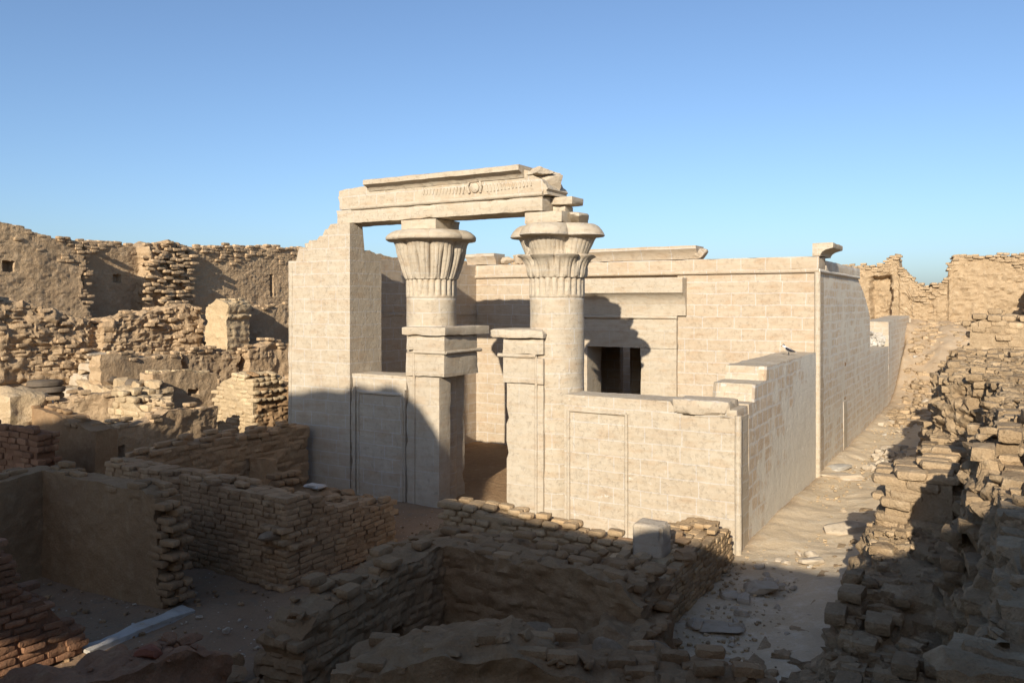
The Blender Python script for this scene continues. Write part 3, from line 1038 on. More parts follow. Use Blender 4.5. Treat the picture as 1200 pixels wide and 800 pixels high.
# rear part: cross wall with a lit rough end, and its flank
m = MB()
Hr = lambda u, v: 3.58 - .012 * np.asarray(u) + .03 * n1(np.asarray(u).ravel(), .5, 6).reshape(np.shape(u)) + 0 * np.asarray(v)
slab(m, (-.95, 32.0), (-.95, 22.6), .95, Hr, -.1, res=.15, amp=.01, seed=27, rough=.006)
rr = m.build('rear_side_wall', M_SIDE, parent=T, sharp=35, mat2=M_STONE)
m = MB()
for k in range(26):
    rock(m, (-.2 - .75 * random.random(), 22.55, 2.45 + .55 * random.random()), (.3 + .2 * random.random(), .14, .14 + .1 * random.random()), 60 + k, 5, .2)
m.build('rough_stone_face', M_WHITE, parent=rr, sharp=35)
m = MB()
rod(m, (.0, 32.0, 1.5), (.0, 32.0, 3.45), .09, 10, amp=.004)
m.build('corner_moulding', M_PLAIN, parent=T)

m = MB()
worn(m, -10.62, -9.75, YN + .905, 32, -.1, 4.9, .3, .01, .02, 81)
worn(m, -9.7, -.95, 31.2, 32, -.1, 3.3, .3, .01, .02, 82)
m.build('hall_back_walls', M_NAOS, parent=T)
m = MB()
worn(m, -9.74, -6.62, 10.4, 10.7, -.1, 4.8, .3, .008, .01, 83)
worn(m, -6.28, -.93, 10.4, 10.7, -.1, 4.8, .3, .008, .01, 84)
worn(m, -9.74, -.93, 15.4, 16.0, -.1, 4.4, .3, .008, .01, 86)
m.build('partition_wall', M_NAOS, parent=T)
m = MB()
worn(m, -10.5, -.1, YN + .2, 10.35, 4.81, 5.0, .4, .008, .01, 88)
m.build('roof_slabs', M_PLAIN, parent=T)
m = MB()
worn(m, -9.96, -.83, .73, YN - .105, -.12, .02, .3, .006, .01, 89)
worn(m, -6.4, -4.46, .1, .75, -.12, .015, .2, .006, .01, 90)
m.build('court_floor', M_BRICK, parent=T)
m = MB()
worn(m, -7.3, -3.5, YN - .75, YN - .11, .025, .22, .1, .01, .02, 91)
m.build('door_step', M_FAR, parent=T)

# ------------------------------------------------------------------ loose pieces on the temple
m = MB()
worn(m, -1.16, -.16, -.05, .62, 2.325, 2.585, .07, .012, .04, 101)
tag(m.build('loose_slab', M_ROCK, (-.66, .3, 2.32)), 'thick loose stone slab lying on the lower right screen wall', 'stone slab')

# ------------------------------------------------------------------ mud brick house walls
def place(mb, name, mat, base, label, cat='mud brick wall', group='mud brick house walls'):
    return tag(mb.build(name, mat, base), label, cat, group)


def capping(parent, base, mat, p0, p1, thick, H, depth=.12, up=.05, seed=0, drop=.3, L=.29, B=.15, HC=.1, jit=.02, tm=4, z0=0.0, keep=None, name='brick_capping'):
    """the bare bricks along the broken top (or end) of a plastered wall: a part of that wall"""
    m = MB()
    if keep is None:
        keep = lambda u, v, z: z > H(u.ravel(), v.ravel()).reshape(u.shape) - depth * (1 + .6 * np.sin(u * 3.1 + seed))
    bricks(m, p0, p1, thick, lambda u, v: H(u, v) + up, z0=z0, seed=seed, tmpl=tm, core=False, drop=drop, L=L, B=B, HC=HC, jit=jit, gap=.006, round_=.42, wob=.03, keep=keep)
    if m.n:
        return m.build(name, mat, base, parent)


def stones_on(parent, base, mat, pts, seed, smin=.12, smax=.34, name='loose_rubble'):
    m = MB()
    r = random.Random(seed)
    for k, (x, y, z) in enumerate(pts):
        s = smin + (smax - smin) * r.random() ** 1.6
        rock(m, (x, y, z), (s, s * r.uniform(.6, .9), s * r.uniform(.35, .6)), seed * 50 + k, 6, .2)
    o = m.build(name, mat, base, parent, sharp=45)
    o['kind'] = 'stuff'
    return o


# W1: the brick corner
B0 = (-6.5, -5, 0)
m = MB()
bricks(m, (-9.9, -5.05), (-5.3, -5.15), .5, prof1([(0, 1.45), (2, 1.43), (3.6, 1.36), (4.6, 1.34)], .05, .4, 1), seed=1, tmpl=4, drop=.02, jit=.008, gap=.006, hj=.03, L=.25, B=.125, HC=.085, round_=.28, wob=.045, core_in=.03)
bricks(m, (-5.28, -5.16), (-5.22, -2.7), .5, prof1([(0, 1.34), (.6, 1.3), (.9, 1.12), (1.6, 1.0), (2.46, .82)], .06, .4, 2), seed=2, tmpl=4, drop=.02, jit=.008, gap=.006, hj=.03, L=.25, B=.125, HC=.085, round_=.28, wob=.045, core_in=.03)
w1 = place(m, 'brick_wall', M_MID, B0, 'exposed brick house wall with an L-shaped corner, in shade left of the doorway')
m = MB()
rock(m, (-5.55, -5.2, .82), (.42, .2, .16), 31, 8, .12)
m.build('corner_stone', M_DUSTY, B0, w1)

B0 = (-9.75, -2.4, 0)
m = MB()
H2 = prof1([(0, 1.42), (1, 1.52), (2.5, 1.5), (4.6, 1.46)], .05, .4, 3)
slab(m, (-9.75, -4.55), (-9.75, -.25), .45, H2, -.1, res=.045, amp=.04, seed=41, brick=.03, rough=.02)
slab(m, (-9.4, -1.95), (-9.4, -1.5), .36, prof1([(0, 1.0), (.5, .95)], .05, .3, 4), -.1, res=.06, amp=.04, seed=43, brick=.02)
w2 = place(m, 'brick_wall', M_MID, B0, 'low wall with a short inner stub running back to the left corner of the temple')
capping(w2, B0, M_MID, (-9.75, -4.55), (-9.75, -.25), .45, H2, .25, .03, 3, .12)

# rubble inside that room
B0 = (-7.6, -2.5, 0)
m = MB()
bricks(m, (-8.35, -2.85), (-7.7, -2.9), .6, prof1([(0, .75), (.3, 1.02), (.65, .7)], .08, .3, 5), seed=6, tmpl=4)
slab(m, (-8.2, -3.3), (-5.95, -3.2), 1.4, lambda u, v: .55 + .15 * np.sin(np.asarray(u) * 2) - .25 * (np.asarray(v) - .7) ** 2 + .1 * n1(np.asarray(u).ravel() + 2 * np.asarray(v).ravel(), .5, 3).reshape(np.shape(u)), -.1, res=.06, amp=.1, seed=44, rough=.05, knob=.07)
rp = place(m, 'rubble_pile', M_BRICK, B0, 'crumbling brick stub and rubble inside the brick room beside the temple', 'rubble pile', 'brick rubble piles')
stones_on(rp, B0, M_BRICK, [(-8.0 + 2.0 * random.random(), -3.2 + 1.1 * random.random(), .55 + .12 * random.random()) for k in range(34)], 21)
m = MB()
worn(m, -7.7, -7.25, -2.5, -2.2, .72, .80, .05, .03, .07, 106)
tag(m.build('flat_pale_stone', M_WHITE, (-7.45, -2.35, .75)), 'flat pale stone lying on rubble beside the shaded temple front', 'stone')

# W3 plastered wall with ragged end
B0 = (-7.6, -6.5, 0)
m = MB()
H3 = prof1([(0, 1.66), (1, 1.62), (2.0, 1.63), (2.6, 1.62), (2.85, 1.5)], .04, .35, 5)
slab(m, (-9.2, -6.66), (-6.25, -6.58), .42, H3, -.1, res=.04, amp=.035, rag1=.14, seed=45, rough=.02)
w3 = place(m, 'plastered_wall', M_PLASTER, B0, 'plastered mud wall with a ragged brick end, behind the white stone slab')
capping(w3, B0, M_PLASTER, (-9.05, -6.66), (-6.08, -6.575), .40, H3, seed=7, drop=.12, up=.03,
        keep=lambda u, v, z: (z > H3(u.ravel(), v.ravel()).reshape(u.shape) - .09) | ((u > 2.6 + .22 * np.sin(z * 5))))
B0 = (-9.05, -8, 0)
m = MB()
H3b = prof1([(0, 1.5), (1, 1.55), (2.2, 1.6), (2.75, 1.66)], .06, .4, 6)
slab(m, (-9.05, -9.4), (-9.05, -6.45), .42, H3b, -.1, res=.05, amp=.035, seed=46, rough=.02, brick=.012)
w = place(m, 'plastered_wall', M_PLASTER, B0, 'short plastered wall at the left edge, meeting the ragged-ended wall at a corner')
capping(w, B0, M_PLASTER, (-9.05, -9.4), (-9.05, -6.7), .42, H3b, .12, .04, 8, .2)

# W4 reddish brick wall at the far left edge
m = MB()
H4 = prof1([(0, 1.72), (1.2, 1.7), (2.6, 1.72)], .03, .4, 7)
bricks(m, (-15.4, -4.95), (-12.42, -4.88), .45, H4, seed=9, tmpl=3, L=.34, HC=.12)
place(m, 'brick_wall', M_BRICK_RED, (-13.5, -4.9, 0), 'reddish brick wall at the left edge, straight topped and in shade')

# W5 plastered corner, partly sunlit
B0 = (-14.6, -3.2, 0)
m = MB()
H5 = prof1([(0, 1.78), (1.8, 1.7), (3.0, 1.62), (3.5, 1.55)], .06, .4, 8)
slab(m, (-16.4, -2.9), (-12.72, -3.5), .5, H5, -.1, res=.06, amp=.06, seed=47, rough=.025)
w = place(m, 'plastered_wall', M_PLASTER, B0, 'smooth plastered wall behind the reddish brick wall, top edge sloping right')
capping(w, B0, M_PLASTER, (-16.4, -2.9), (-12.72, -3.5), .5, H5, .08, .02, 81, .5, tm=3)
B0 = (-12.9, -1.8, 0)
m = MB()
H5b = prof1([(0, 1.5), (.5, 1.52), (1.4, 1.62), (1.7, 1.78), (2.4, 1.68), (3.45, 1.64)], .07, .35, 9)
slab(m, (-12.75, -3.2), (-13.1, .0), .5, H5b, -.1, res=.05, amp=.05, seed=48, rough=.035, brick=.016, knob=.02, holes=((.1, .45, .85, 1.1, .2),))
w = place(m, 'plastered_wall', M_FAR, B0, 'rough plastered wall with a dark hole, its far end catching the sun')
capping(w, B0, M_FAR, (-12.75, -2.9), (-13.1, .0), .5, lambda u, v: H5b(u + .3, v), .1, .06, 10, .35, tm=3)

# F1: brick wall in front of the doorway
B0 = (-2.4, -3, 0)
m = MB()
H1 = prof1([(0, 1.02), (.4, 1.05), (1.6, .96), (2.6, .88), (3.0, .82), (3.25, .62)], .05, .3, 10)
slab(m, (-4.0, -3.12), (-.75, -3.02), .4, lambda u, v: H1(u, v) - .34, -.1, res=.05, amp=.03, seed=50, rough=.025, rag1=.08, brick=.01)
w = place(m, 'brick_wall', M_MID, B0, 'low wall of rounded bricks directly in front of the temple doorway')
m = MB()
bricks(m, (-4.0, -3.1), (-.72, -3.0), .5, H1, seed=11, tmpl=5, L=.25, HC=.095, round_=.5, drop=.02, jit=.016, gap=.006, keep=lambda u, v, z: (z > H1(u.ravel(), v.ravel()).reshape(u.shape) - .42) | (v > .3))
m.build('brick_courses', M_TAN, B0, w)

# F2: brick wall on the path's edge with the block on it
m = MB()
Hf2 = lambda u, v: prof1([(0, .72), (1.2, .82), (2.0, .80), (3.0, .74), (4.0, .70), (4.3, .55)], .06, .35, 11)(u, v) - .12 * np.abs(np.asarray(v) - .45)
bricks(m, (.12, -4.75), (.02, -.45), .85, Hf2, seed=12, tmpl=4, L=.24, B=.15, HC=.072, drop=.04, jit=.01, gap=.004, round_=.32, core_in=.03)
w = place(m, 'brick_wall', M_TAN, (-.3, -2.6, 0), 'broad low brick wall at the right edge of the houses, its far end sunlit')
stones_on(w, (-.3, -2.6, 0), M_MID, [(-.65 + .7 * random.random(), -4.6 + 2.6 * random.random(), .76) for k in range(22)], 23, .15, .4)
m = MB()
worn(m, -.62, -.17, -3.25, -2.85, .74, 1.215, .05, .02, .05, 103)
tag(m.build('square_block', M_ROCK, (-.4, -3.05, .78)), 'small squared stone block standing upright on the low brick wall', 'stone block')

# F3: thick plastered cross wall, F4 its left return
B0 = (-1.7, -5, 0)
m = MB()
H3f = prof1([(0, .75), (.5, 1.0), (1.4, 1.2), (2.4, 1.22), (3.4, 1.2), (3.95, 1.08), (4.3, .8)], .08, .35, 12)
slab(m, (-3.75, -5.5), (.42, -5.36), 1.0, lambda u, v: H3f(u, v) - .12 * np.asarray(v) + .06 * n1(np.asarray(v).ravel() * 2 + np.asarray(u).ravel(), .3, 5).reshape(np.shape(u)), -.1, res=.032, amp=.07, rag0=.2, rag1=.15, seed=51, rough=.045, strata=.04, knob=.03, brick=.016)
w = place(m, 'plastered_wall', M_PLASTER, B0, 'thick crumbling plastered wall across the middle of the foreground')
capping(w, B0, M_PLASTER, (-3.75, -5.45), (.42, -5.3), .95, lambda u, v: H3f(u, v) - .12 * v, .07, .03, 82, .45, jit=.03)
stones_on(w, B0, M_BRICK, [(lambda uu: (-3.5 + 3.9 * uu, -5.35 + .85 * random.random(), float(H3f(np.array([.25 + 3.9 * uu]), np.array([.0]))[0]) - .08 * random.random()))(random.random()) for k in range(60)], 24, .07, .3)
B0 = (-2.4, -6.7, 0)
m = MB()
H4f = prof1([(0, .85), (.25, 1.1), (1.0, 1.12), (1.2, 1.05), (1.5, 1.18), (2.5, 1.24)], .07, .3, 13)
slab(m, (-2.24, -7.95), (-2.24, -5.45), .5, H4f, -.1, res=.03, amp=.06, rag0=.12, seed=52, rough=.045, brick=.03, strata=.03, knob=.03, holes=((1.18, 1.72, -.2, .48, .42),))
w = place(m, 'plastered_wall', M_PLASTER, B0, 'dark plastered wall with a small low doorway, left side of the foreground room')
capping(w, B0, M_PLASTER, (-2.24, -7.95), (-2.24, -5.45), .5, H4f, .08, .04, 83, .35, jit=.03)
stones_on(w, B0, M_BRICK, [(-2.3 - .4 * random.random(), -7.9 + 2.4 * random.random(), 1.12) for k in range(22)], 25, .08, .26)
B0 = (-3.2, -7.4, 0)
m = MB()
for k in range(40):
    rock(m, (-2.85 - .8 * random.random() ** 1.5, -8.2 + 2.0 * random.random(), .03 + .3 * random.random()), (.16 + .25 * random.random(), .14 + .14 * random.random(), .1 + .1 * random.random()), 380 + k, 6)
place(m, 'rubble_pile', M_BRICK, B0, 'loose heap of fallen bricks at the outer foot of the dark wall', 'rubble pile', 'brick rubble piles')

# F6: the wall nearest the camera
B0 = (.4, -7.5, 0)
m = MB()


def H6(u, v):
    return prof1([(0, .95), (.6, 1.1), (1.0, 1.22), (1.5, 1.24), (2.0, 1.12), (3.0, 1.05), (4.2, .95)], .12, .4, 14)(u, v) - .5 * (np.asarray(v) - .35) ** 2


slab(m, (-1.3, -8.4), (2.2, -6.75), .75, H6, -.1, res=.028, amp=.1, seed=53, rough=.05, strata=.04, knob=.05)
w = place(m, 'crumbling_wall', M_BRICK, B0, 'rounded crumbling mud wall running along the bottom edge of the photo')
capping(w, B0, M_BRICK, (-1.3, -8.35), (2.2, -6.7), .7, H6, .04, .03, 84, .55, jit=.04)
pts = []
for k in range(70):
    t_, v_ = random.random(), random.random() * .7
    ang = math.atan2(1.65, 3.5)
    pts.append((-1.3 + 3.5 * t_ - v_ * math.sin(ang), -8.4 + 1.65 * t_ + v_ * math.cos(ang), float(H6(np.array([t_ * 3.87]), np.array([v_]))[0]) + .01))
stones_on(w, B0, M_BRICK, pts, 26, .05, .22)
m = MB()
rock(m, (.0, -6.15, .38), (.75, .6, .85), 70, 14, .3, 8)
rock(m, (.22, -5.95, .75), (.55, .45, .35), 71, 12, .3, 8)
place(m, 'mud_lump', M_BRICK, (0, -6.1, 0), 'large lump of fallen mud brick in the right corner of the foreground room', 'mud lump', 'lumps of fallen wall')
for k, (x, y, z, s, lab) in enumerate(((-.42, -6.45, .86, (.42, .32, .17), 'flat oval stone, upper of two stacked in the foreground room'),
                                       (-.40, -6.42, .69, (.52, .36, .19), 'flat stone, lower of two stacked in the foreground room'))):
    m = MB()
    rock(m, (x, y, z), s, 76 + k, 11, .18, 7, .3)
    tag(m.build('flat_stone', M_DUSTY, (x, y, z - s[2] / 2)), lab, 'stone', 'two stacked flat stones')
m = MB()
rock(m, (-.4, -6.42, .28), (.7, .55, .7), 79, 12, .25, 6)
place(m, 'mud_lump', M_BRICK, (-.4, -6.42, 0), 'broad mud lump carrying the two stacked flat stones', 'mud lump', 'lumps of fallen wall')
for k, (x, y, z, s, lab) in enumerate(((.62, -6.78, .92, (.42, .38, .36), 'rounded boulder on the bottom wall, left of a pair'),
                                       (.98, -6.60, .88, (.50, .40, .38), 'rounded boulder on the bottom wall, right of a pair'))):
    m = MB()
    rock(m, (x, y, z), s, 86 + k, 12, .16, 5)
    tag(m.build('boulder', M_DUSTY, (x, y, z - .18)), lab, 'boulder', 'boulders on the bottom wall')
B0 = (.3, -5.6, 0)
m = MB()
slab(m, (.55, -6.7), (.5, -4.7), .5, prof1([(0, .7), (1, .75), (2, .7)], .1, .3, 15), -.1, res=.04, amp=.1, seed=55, rough=.05, strata=.04, knob=.06)
w = place(m, 'crumbling_wall', M_BRICK, B0, 'collapsed rubble wall closing the right side of the foreground room')
stones_on(w, B0, M_BRICK, [(.1 + .45 * random.random(), -6.6 + 2.0 * random.random(), .15 + .62 * random.random()) for k in range(80)], 27, .12, .42)

# F8 and F9 at the lower left
B0 = (-2.5, -9.8, 0)
m = MB()
H8 = prof1([(0, 1.2), (.6, 1.22), (1.1, 1.15), (1.8, 1.2), (2.3, 1.0)], .1, .35, 16)
slab(m, (-2.75, -10.9), (-2.3, -8.7), .55, H8, -.1, res=.028, amp=.08, rag1=.08, seed=57, rough=.05, strata=.04, knob=.05)
w = place(m, 'crumbling_wall', M_BRICK_RED, B0, 'dark reddish crumbling wall stub at the bottom left, nearest the camera')
stones_on(w, B0, M_BRICK_RED, [(lambda t: (-2.75 + .45 * t - .5 * random.random(), -10.8 + 2.1 * t, 1.16 + .04 * random.random()))(random.random()) for k in range(40)], 28, .05, .24)
m = MB()
rock(m, (-2.62, -9.35, 1.24), (.24, .17, .12), 91, 9, .2, 7)
tag(m.build('red_stone', flat_mat('red_brick', (.20, .075, .045)), (-2.62, -9.35, 1.2)), 'reddish orange stone lying on the bottom left wall stub', 'stone')
m = MB()
H9 = prof1([(0, 1.7), (1.25, 1.62), (1.42, 1.55), (1.5, .95), (1.85, .9), (2.2, .4), (2.35, .2)], .05, .3, 17)
bricks(m, (-5.85, -10.3), (-5.82, -7.95), .5, H9, seed=14, tmpl=4, L=.25, HC=.085, jit=.012, gap=.008, hj=.03, round_=.32, core_in=.03)
place(m, 'brick_wall', M_BRICK_RED, (-5.9, -9.2, 0), 'stepped brick ruin at the lower left corner with a sunlit patch at its foot')

m = MB()
slab(m, (-5.72, -7.95), (-5.8, -6.2), .26, prof1([(0, .05), (.9, .065), (1.75, .035)], .02, .3, 5), -.05, res=.03, amp=.03, rag0=.12, rag1=.25, seed=104, rough=.012)
tag(m.build('stone_slab', M_WHITE, (-5.9, -7.2, 0)), 'long white stone slab flat on the ground between the left walls', 'stone slab')

# ------------------------------------------------------------------ ruins on the rising ground at the left
XW = -22.0
B0 = (XW, 4, 3)
Y0, Y1 = -6.0, 13.5


def pr_left(u, z):
    y = Y0 + u
    wob = .16 * n1(z * 1.0, .5, 3) + .05 * n1(z, .12, 4)
    a = 1.0 * S((1.55 + wob + .35 * S((4.4 - z) / .8) - y) / .2)      # projecting stretch
    b = .6 * S((y - 3.9 - wob) / .2) * S((5.8 + .8 * wob - y) / .2) * (.7 + .5 * n1(y * 2 + z, .5, 9))
    c = .2 * S((y - 5.8) / .2)
    return a + b + c


HL = prof1([(0, 6.75), (4.6, 6.6), (5.8, 6.42), (6.3, 6.28), (7.5, 6.2), (8.6, 6.24), (9.9, 6.2), (10.8, 6.45), (11.7, 6.28), (14.3, 6.42), (17, 6.52), (42, 6.55)], .13, .5, 18)
m = MB()
slab(m, (XW, Y0), (XW, Y1), 1.4, HL, lambda u, v: 1.5 + 0 * u, res=.05, amp=.06, seed=61, rough=.022, brick=.016, proud=pr_left, knob=.0,
     holes=((4.9, 5.25, 5.16, 5.47, .35), (9.0, 9.3, 4.95, 5.2, .2), (15.75, 15.95, 4.5, 5.4, .15)))
slab(m, (XW - .05, Y1), (XW - .05, 36), 1.3, lambda u, v: HL(u + 19.5, v), lambda u, v: 1.5 + 0 * u, res=.25, amp=.07, seed=62, rough=.05)
ew = tag(m.build('enclosure_wall', M_FAR, B0), 'tall mud brick enclosure wall along the left, crumbling top against the sky', 'enclosure wall', 'enclosure walls')
cap_keep = lambda H, d, s: (lambda u, v, z: z > H(u.ravel(), v.ravel()).reshape(u.shape) - d * (1 + .7 * np.sin(u * 1.7 + s) * np.sin(u * .63 + 1)))
HLa = lambda u, v: HL(u, v) + .03
m = MB()
bricks(m, (XW + 1.0, Y0), (XW + 1.0, 1.6), 1.6, HLa, z0=1.5, seed=20, tmpl=3, L=.26, B=.2, HC=.1, core=False, drop=.3, jit=.03, gap=.0, round_=.5, wob=.06, keep=lambda u, v, z: cap_keep(HL, .55, 0)(u, v, z) | ((u > 7.25) & (v < .4)))
bricks(m, (XW + .05, 1.6), (XW + .05, 3.9), .8, lambda u, v: HL(u + 7.6, v), z0=1.5, seed=23, tmpl=3, L=.3, B=.22, HC=.105, core=False, drop=.1, jit=.03, gap=.0, round_=.5, wob=.06, keep=cap_keep(lambda u, v: HL(u + 7.6, v), .4, 2))
bricks(m, (XW + .62, 3.9), (XW + .62, 5.85), .8, lambda u, v: HL(u + 9.9, v), z0=3.6, seed=21, tmpl=4, L=.3, B=.22, HC=.12, core=False, drop=.3, jit=.05, gap=.0, round_=.55, wob=.1, keep=lambda u, v, z: (v < .45))
bricks(m, (XW + .23, 5.8), (XW + .23, 13.5), 1.0, lambda u, v: HL(u + 11.8, v) + .04, z0=1.5, seed=22, tmpl=3, L=.3, B=.22, HC=.105, core=False, drop=.08, jit=.03, gap=.0, round_=.5, wob=.06, keep=cap_keep(lambda u, v: HL(u + 11.8, v), .5, 4))
m.build('bare_brick_crest', M_FAR, B0, ew)


def ruin(name, label, mat, p0, p1, thick, pts, z0, seed, brick=.02, strata=0, rag=(.12, .12), amp=.07, holes=(), res=.055, top=.35, cat='ruined wall', knob=.03, rough=.04):
    m = MB()
    Hh = prof1(pts, .1, .35, seed)
    slab(m, p0, p1, thick, Hh, z0 - .6, res=res, amp=amp, rag0=rag[0], rag1=rag[1], seed=seed, rough=rough, brick=brick, strata=strata, holes=holes, knob=knob)
    c = ((p0[0] + p1[0]) / 2, (p0[1] + p1[1]) / 2, z0)
    o = tag(m.build(name, mat, c), label, cat, 'ruined walls on the left slope')
    if cat == 'rubble bank':
        m = MB()
        bricks(m, p0, p1, thick, Hh, z0=z0 - .4, seed=seed + 5, tmpl=3, L=.27, B=.2, HC=.12, core=False, drop=.55, jit=.07, gap=0, round_=.5, wob=.18,
               keep=lambda u, v, z: (v < .5) & (fbm(np.stack([u.ravel(), v.ravel(), z.ravel()], 1), .7, 2, seed).reshape(u.shape) > -.1))
        if m.n:
            m.build('loose_bricks', mat, c, o)['kind'] = 'stuff'
    if top:
        capping(o, c, mat, p0, p1, thick, Hh, .1, .05, seed + 1, top, L=.27, B=.18, HC=.1, jit=.035, tm=3, z0=z0 - .6)
    return o


ruin('brick_pier', 'tall sunlit brick pier on the left slope throwing a shadow to its right', M_PALE, (-18.55, 4.0), (-17.5, 4.05), 1.0, [(0, 4.1), (.5, 4.36), (1.05, 4.25)], 2.4, 71, brick=.012, knob=.02)
ruin('plastered_wall', 'plastered wall stretch behind the tall pier, lit at its right end', M_FAR, (-18.35, 5.0), (-18.2, 9.6), .5, [(0, 4.15), (1.2, 4.12), (3, 4.22), (4.6, 4.18)], 2.3, 73, brick=.012)
ruin('rubble_bank', 'knobbly bank of collapsed brick left of the tall pier', M_FAR, (-19.1, .7), (-18.7, 4.05), 1.3, [(0, 3.6), (1.3, 3.9), (2.6, 4.12), (3.4, 4.05)], 2.2, 75, brick=.05, strata=.06, amp=.16, cat='rubble bank', knob=.10, rough=.06)
ruin('rubble_bank', 'knobbly bank of collapsed brick below the left end of the enclosure wall', M_FAR, (-19.8, -4.4), (-19.3, 1.0), 1.6, [(0, 4.6), (2, 4.5), (3.6, 4.1), (5.4, 3.5)], 1.6, 77, brick=.05, strata=.06, amp=.2, cat='rubble bank', knob=.11, rough=.06)
ruin('plastered_wall', 'smooth plastered wall left of centre on the slope, below the rubble bank', M_FAR, (-17.3, -.5), (-17.25, 2.1), .5, [(0, 2.82), (1.2, 2.74), (2.6, 2.68)], 1.5, 79, brick=.004, knob=0, rough=.02)
ruin('plastered_wall', 'low plastered wall below the tall pier', M_FAR, (-17.3, 2.2), (-17.25, 4.3), .5, [(0, 2.72), (1, 2.8), (2.1, 2.6)], 1.5, 81, brick=.03)
ruin('plastered_wall', 'rough wall stretch next to the temple pier on the slope', M_FAR, (-17.0, 4.4), (-16.8, 8.0), .6, [(0, 2.7), (1, 3.0), (2, 2.75), (3.6, 2.6)], 1.3, 83, brick=.03, knob=.05)
B0 = (-15.9, 1.1, .8)
m = MB()
Hd = prof1([(0, 2.36), (1, 2.33), (1.8, 2.24), (2.05, 2.2)], .05, .35, 85)
slab(m, (-15.85, .12), (-15.75, 2.15), .6, Hd, .2, res=.05, amp=.045, seed=85, rough=.03, brick=.006, holes=((1.1, 1.4, 1.68, 1.8, .2),))
w = tag(m.build('plastered_block', M_FAR, B0), 'square plastered wall block with a small dark hole, left of the bright brick stump', 'ruined wall', 'ruined walls on the left slope')
capping(w, B0, M_PALE, (-15.85, .12), (-15.75, 2.15), .6, Hd, .08, .03, 86, .4, tm=3, z0=.2)
B0 = (-13.6, 1.3, .5)
m = MB()
bricks(m, (-14.4, .9), (-12.75, .85), .95, prof1([(0, 1.7), (.25, 2.15), (.7, 2.34), (1.3, 2.36), (1.65, 2.2)], .08, .4, 87), z0=-.1, seed=30, tmpl=5, L=.34, B=.19, HC=.105, wob=.09, round_=.55, gap=-.006, drop=.02, core_in=.02, jit=.014)
w = tag(m.build('brick_stump', M_PALE, B0), 'bright sunlit brick stump just left of the temple, dark rubble on its right side', 'brick stump', 'brick stumps on the left slope')
stones_on(w, B0, M_BRICK, [(-13.6 + .8 * random.random(), 1.0 + .7 * random.random(), 2.36) for k in range(12)], 29, .1, .3)
m = MB()
slab(m, (-12.75, 1.0), (-12.5, 2.9), .5, prof1([(0, 1.9), (1, 2.0), (1.9, 1.7)], .1, .3, 88), 0, res=.05, amp=.12, seed=88, rough=.06, knob=.1, brick=.04)
w = tag(m.build('rubble_bank', M_BRICK, (-12.6, 1.9, .3)), 'dark rubble heaped between the bright stump and the temple', 'rubble bank', 'ruined walls on the left slope')
# f: stubs behind the plastered wall
ruin('wall_stub', 'low dark-faced wall stub behind the smooth plastered wall', M_FAR, (-15.9, -2.6), (-15.2, -1.0), .5, [(0, 1.85), (.8, 1.98), (1.7, 1.92)], .5, 89, brick=.03)
B0 = (-14.4, -1.2, .5)
m = MB()
bricks(m, (-15.2, -1.5), (-13.5, -1.55), .8, prof1([(0, 1.9), (.3, 2.1), (.8, 2.0), (1.3, 1.7), (1.7, 1.6)], .1, .3, 91), z0=0, seed=33, tmpl=4, L=.36, HC=.15, B=.2, jit=.03, wob=.08, round_=.5, gap=0)
w = tag(m.build('brick_stump', M_PALE, B0), 'small sunlit stump of stacked bricks below the plastered block with the hole', 'brick stump', 'brick stumps on the left slope')
stones_on(w, B0, M_ROCKY, [(-15.1 + 1.7 * random.random(), -1.4 + .7 * random.random(), 1.8 + .15 * random.random()) for k in range(16)], 30, .15, .42)
# g: pale stone courses
B0 = (-20, .5, .9)
m = MB()
for k, (z0_, z1_, yo, xe) in enumerate(((.9, 1.45, -.1, -17.9), (1.46, 1.85, .1, -18.3), (1.86, 2.2, .35, -18.1), (2.21, 2.5, .6, -18.7), (2.51, 2.8, .8, -19.0))):
    x = -23.5
    r = random.Random(k)
    while x < xe:
        l = r.uniform(.55, .95)
        worn(m, x, min(x + l, xe) - .012, -.5 + yo + r.uniform(-.05, .05), 1.6, z0_, z1_ + r.uniform(-.03, .02), .09, .035, .06, 110 + k + int(x * 10))
        x += l
w = tag(m.build('stone_terrace', M_ROCK, B0), 'stepped pale stone courses at the far left, sunlit', 'stone terrace')
stones_on(w, B0, M_ROCKY, [(-21.5 + 3.5 * random.random(), -.2 + 1.4 * random.random(), 2.0 + .6 * random.random()) for k in range(20)], 34, .12, .35)
for k in range(9):
    s = .32 + .25 * random.random()
    x, y = -18.2 + 2.4 * k / 8, -.35 + .5 * random.random()
    m = MB()
    z = 2.15 - .15 * k / 8
    rock(m, (x, y, z), (s, s * .8, s * .7), 520 + k, 8, .2)
    tag(m.build('fallen_stone', M_ROCKY if k % 3 else M_DARKSTONE, (x, y, z - .1)), 'one of the fallen stones in a row on the slope, left of the plastered block', 'stone', 'fallen stones on the left slope')
m = MB()
slab(m, (-18.4, -.5), (-15.6, -.55), 1.0, prof1([(0, 2.05), (1.4, 1.98), (2.8, 1.9)], .08, .3, 92), .2, res=.06, amp=.1, seed=92, rough=.05, knob=.08, brick=.03)
tag(m.build('rubble_bank', M_ROCKY, (-17, 0, .6)), 'low rubble bank carrying the row of fallen stones', 'rubble bank', 'ruined walls on the left slope')
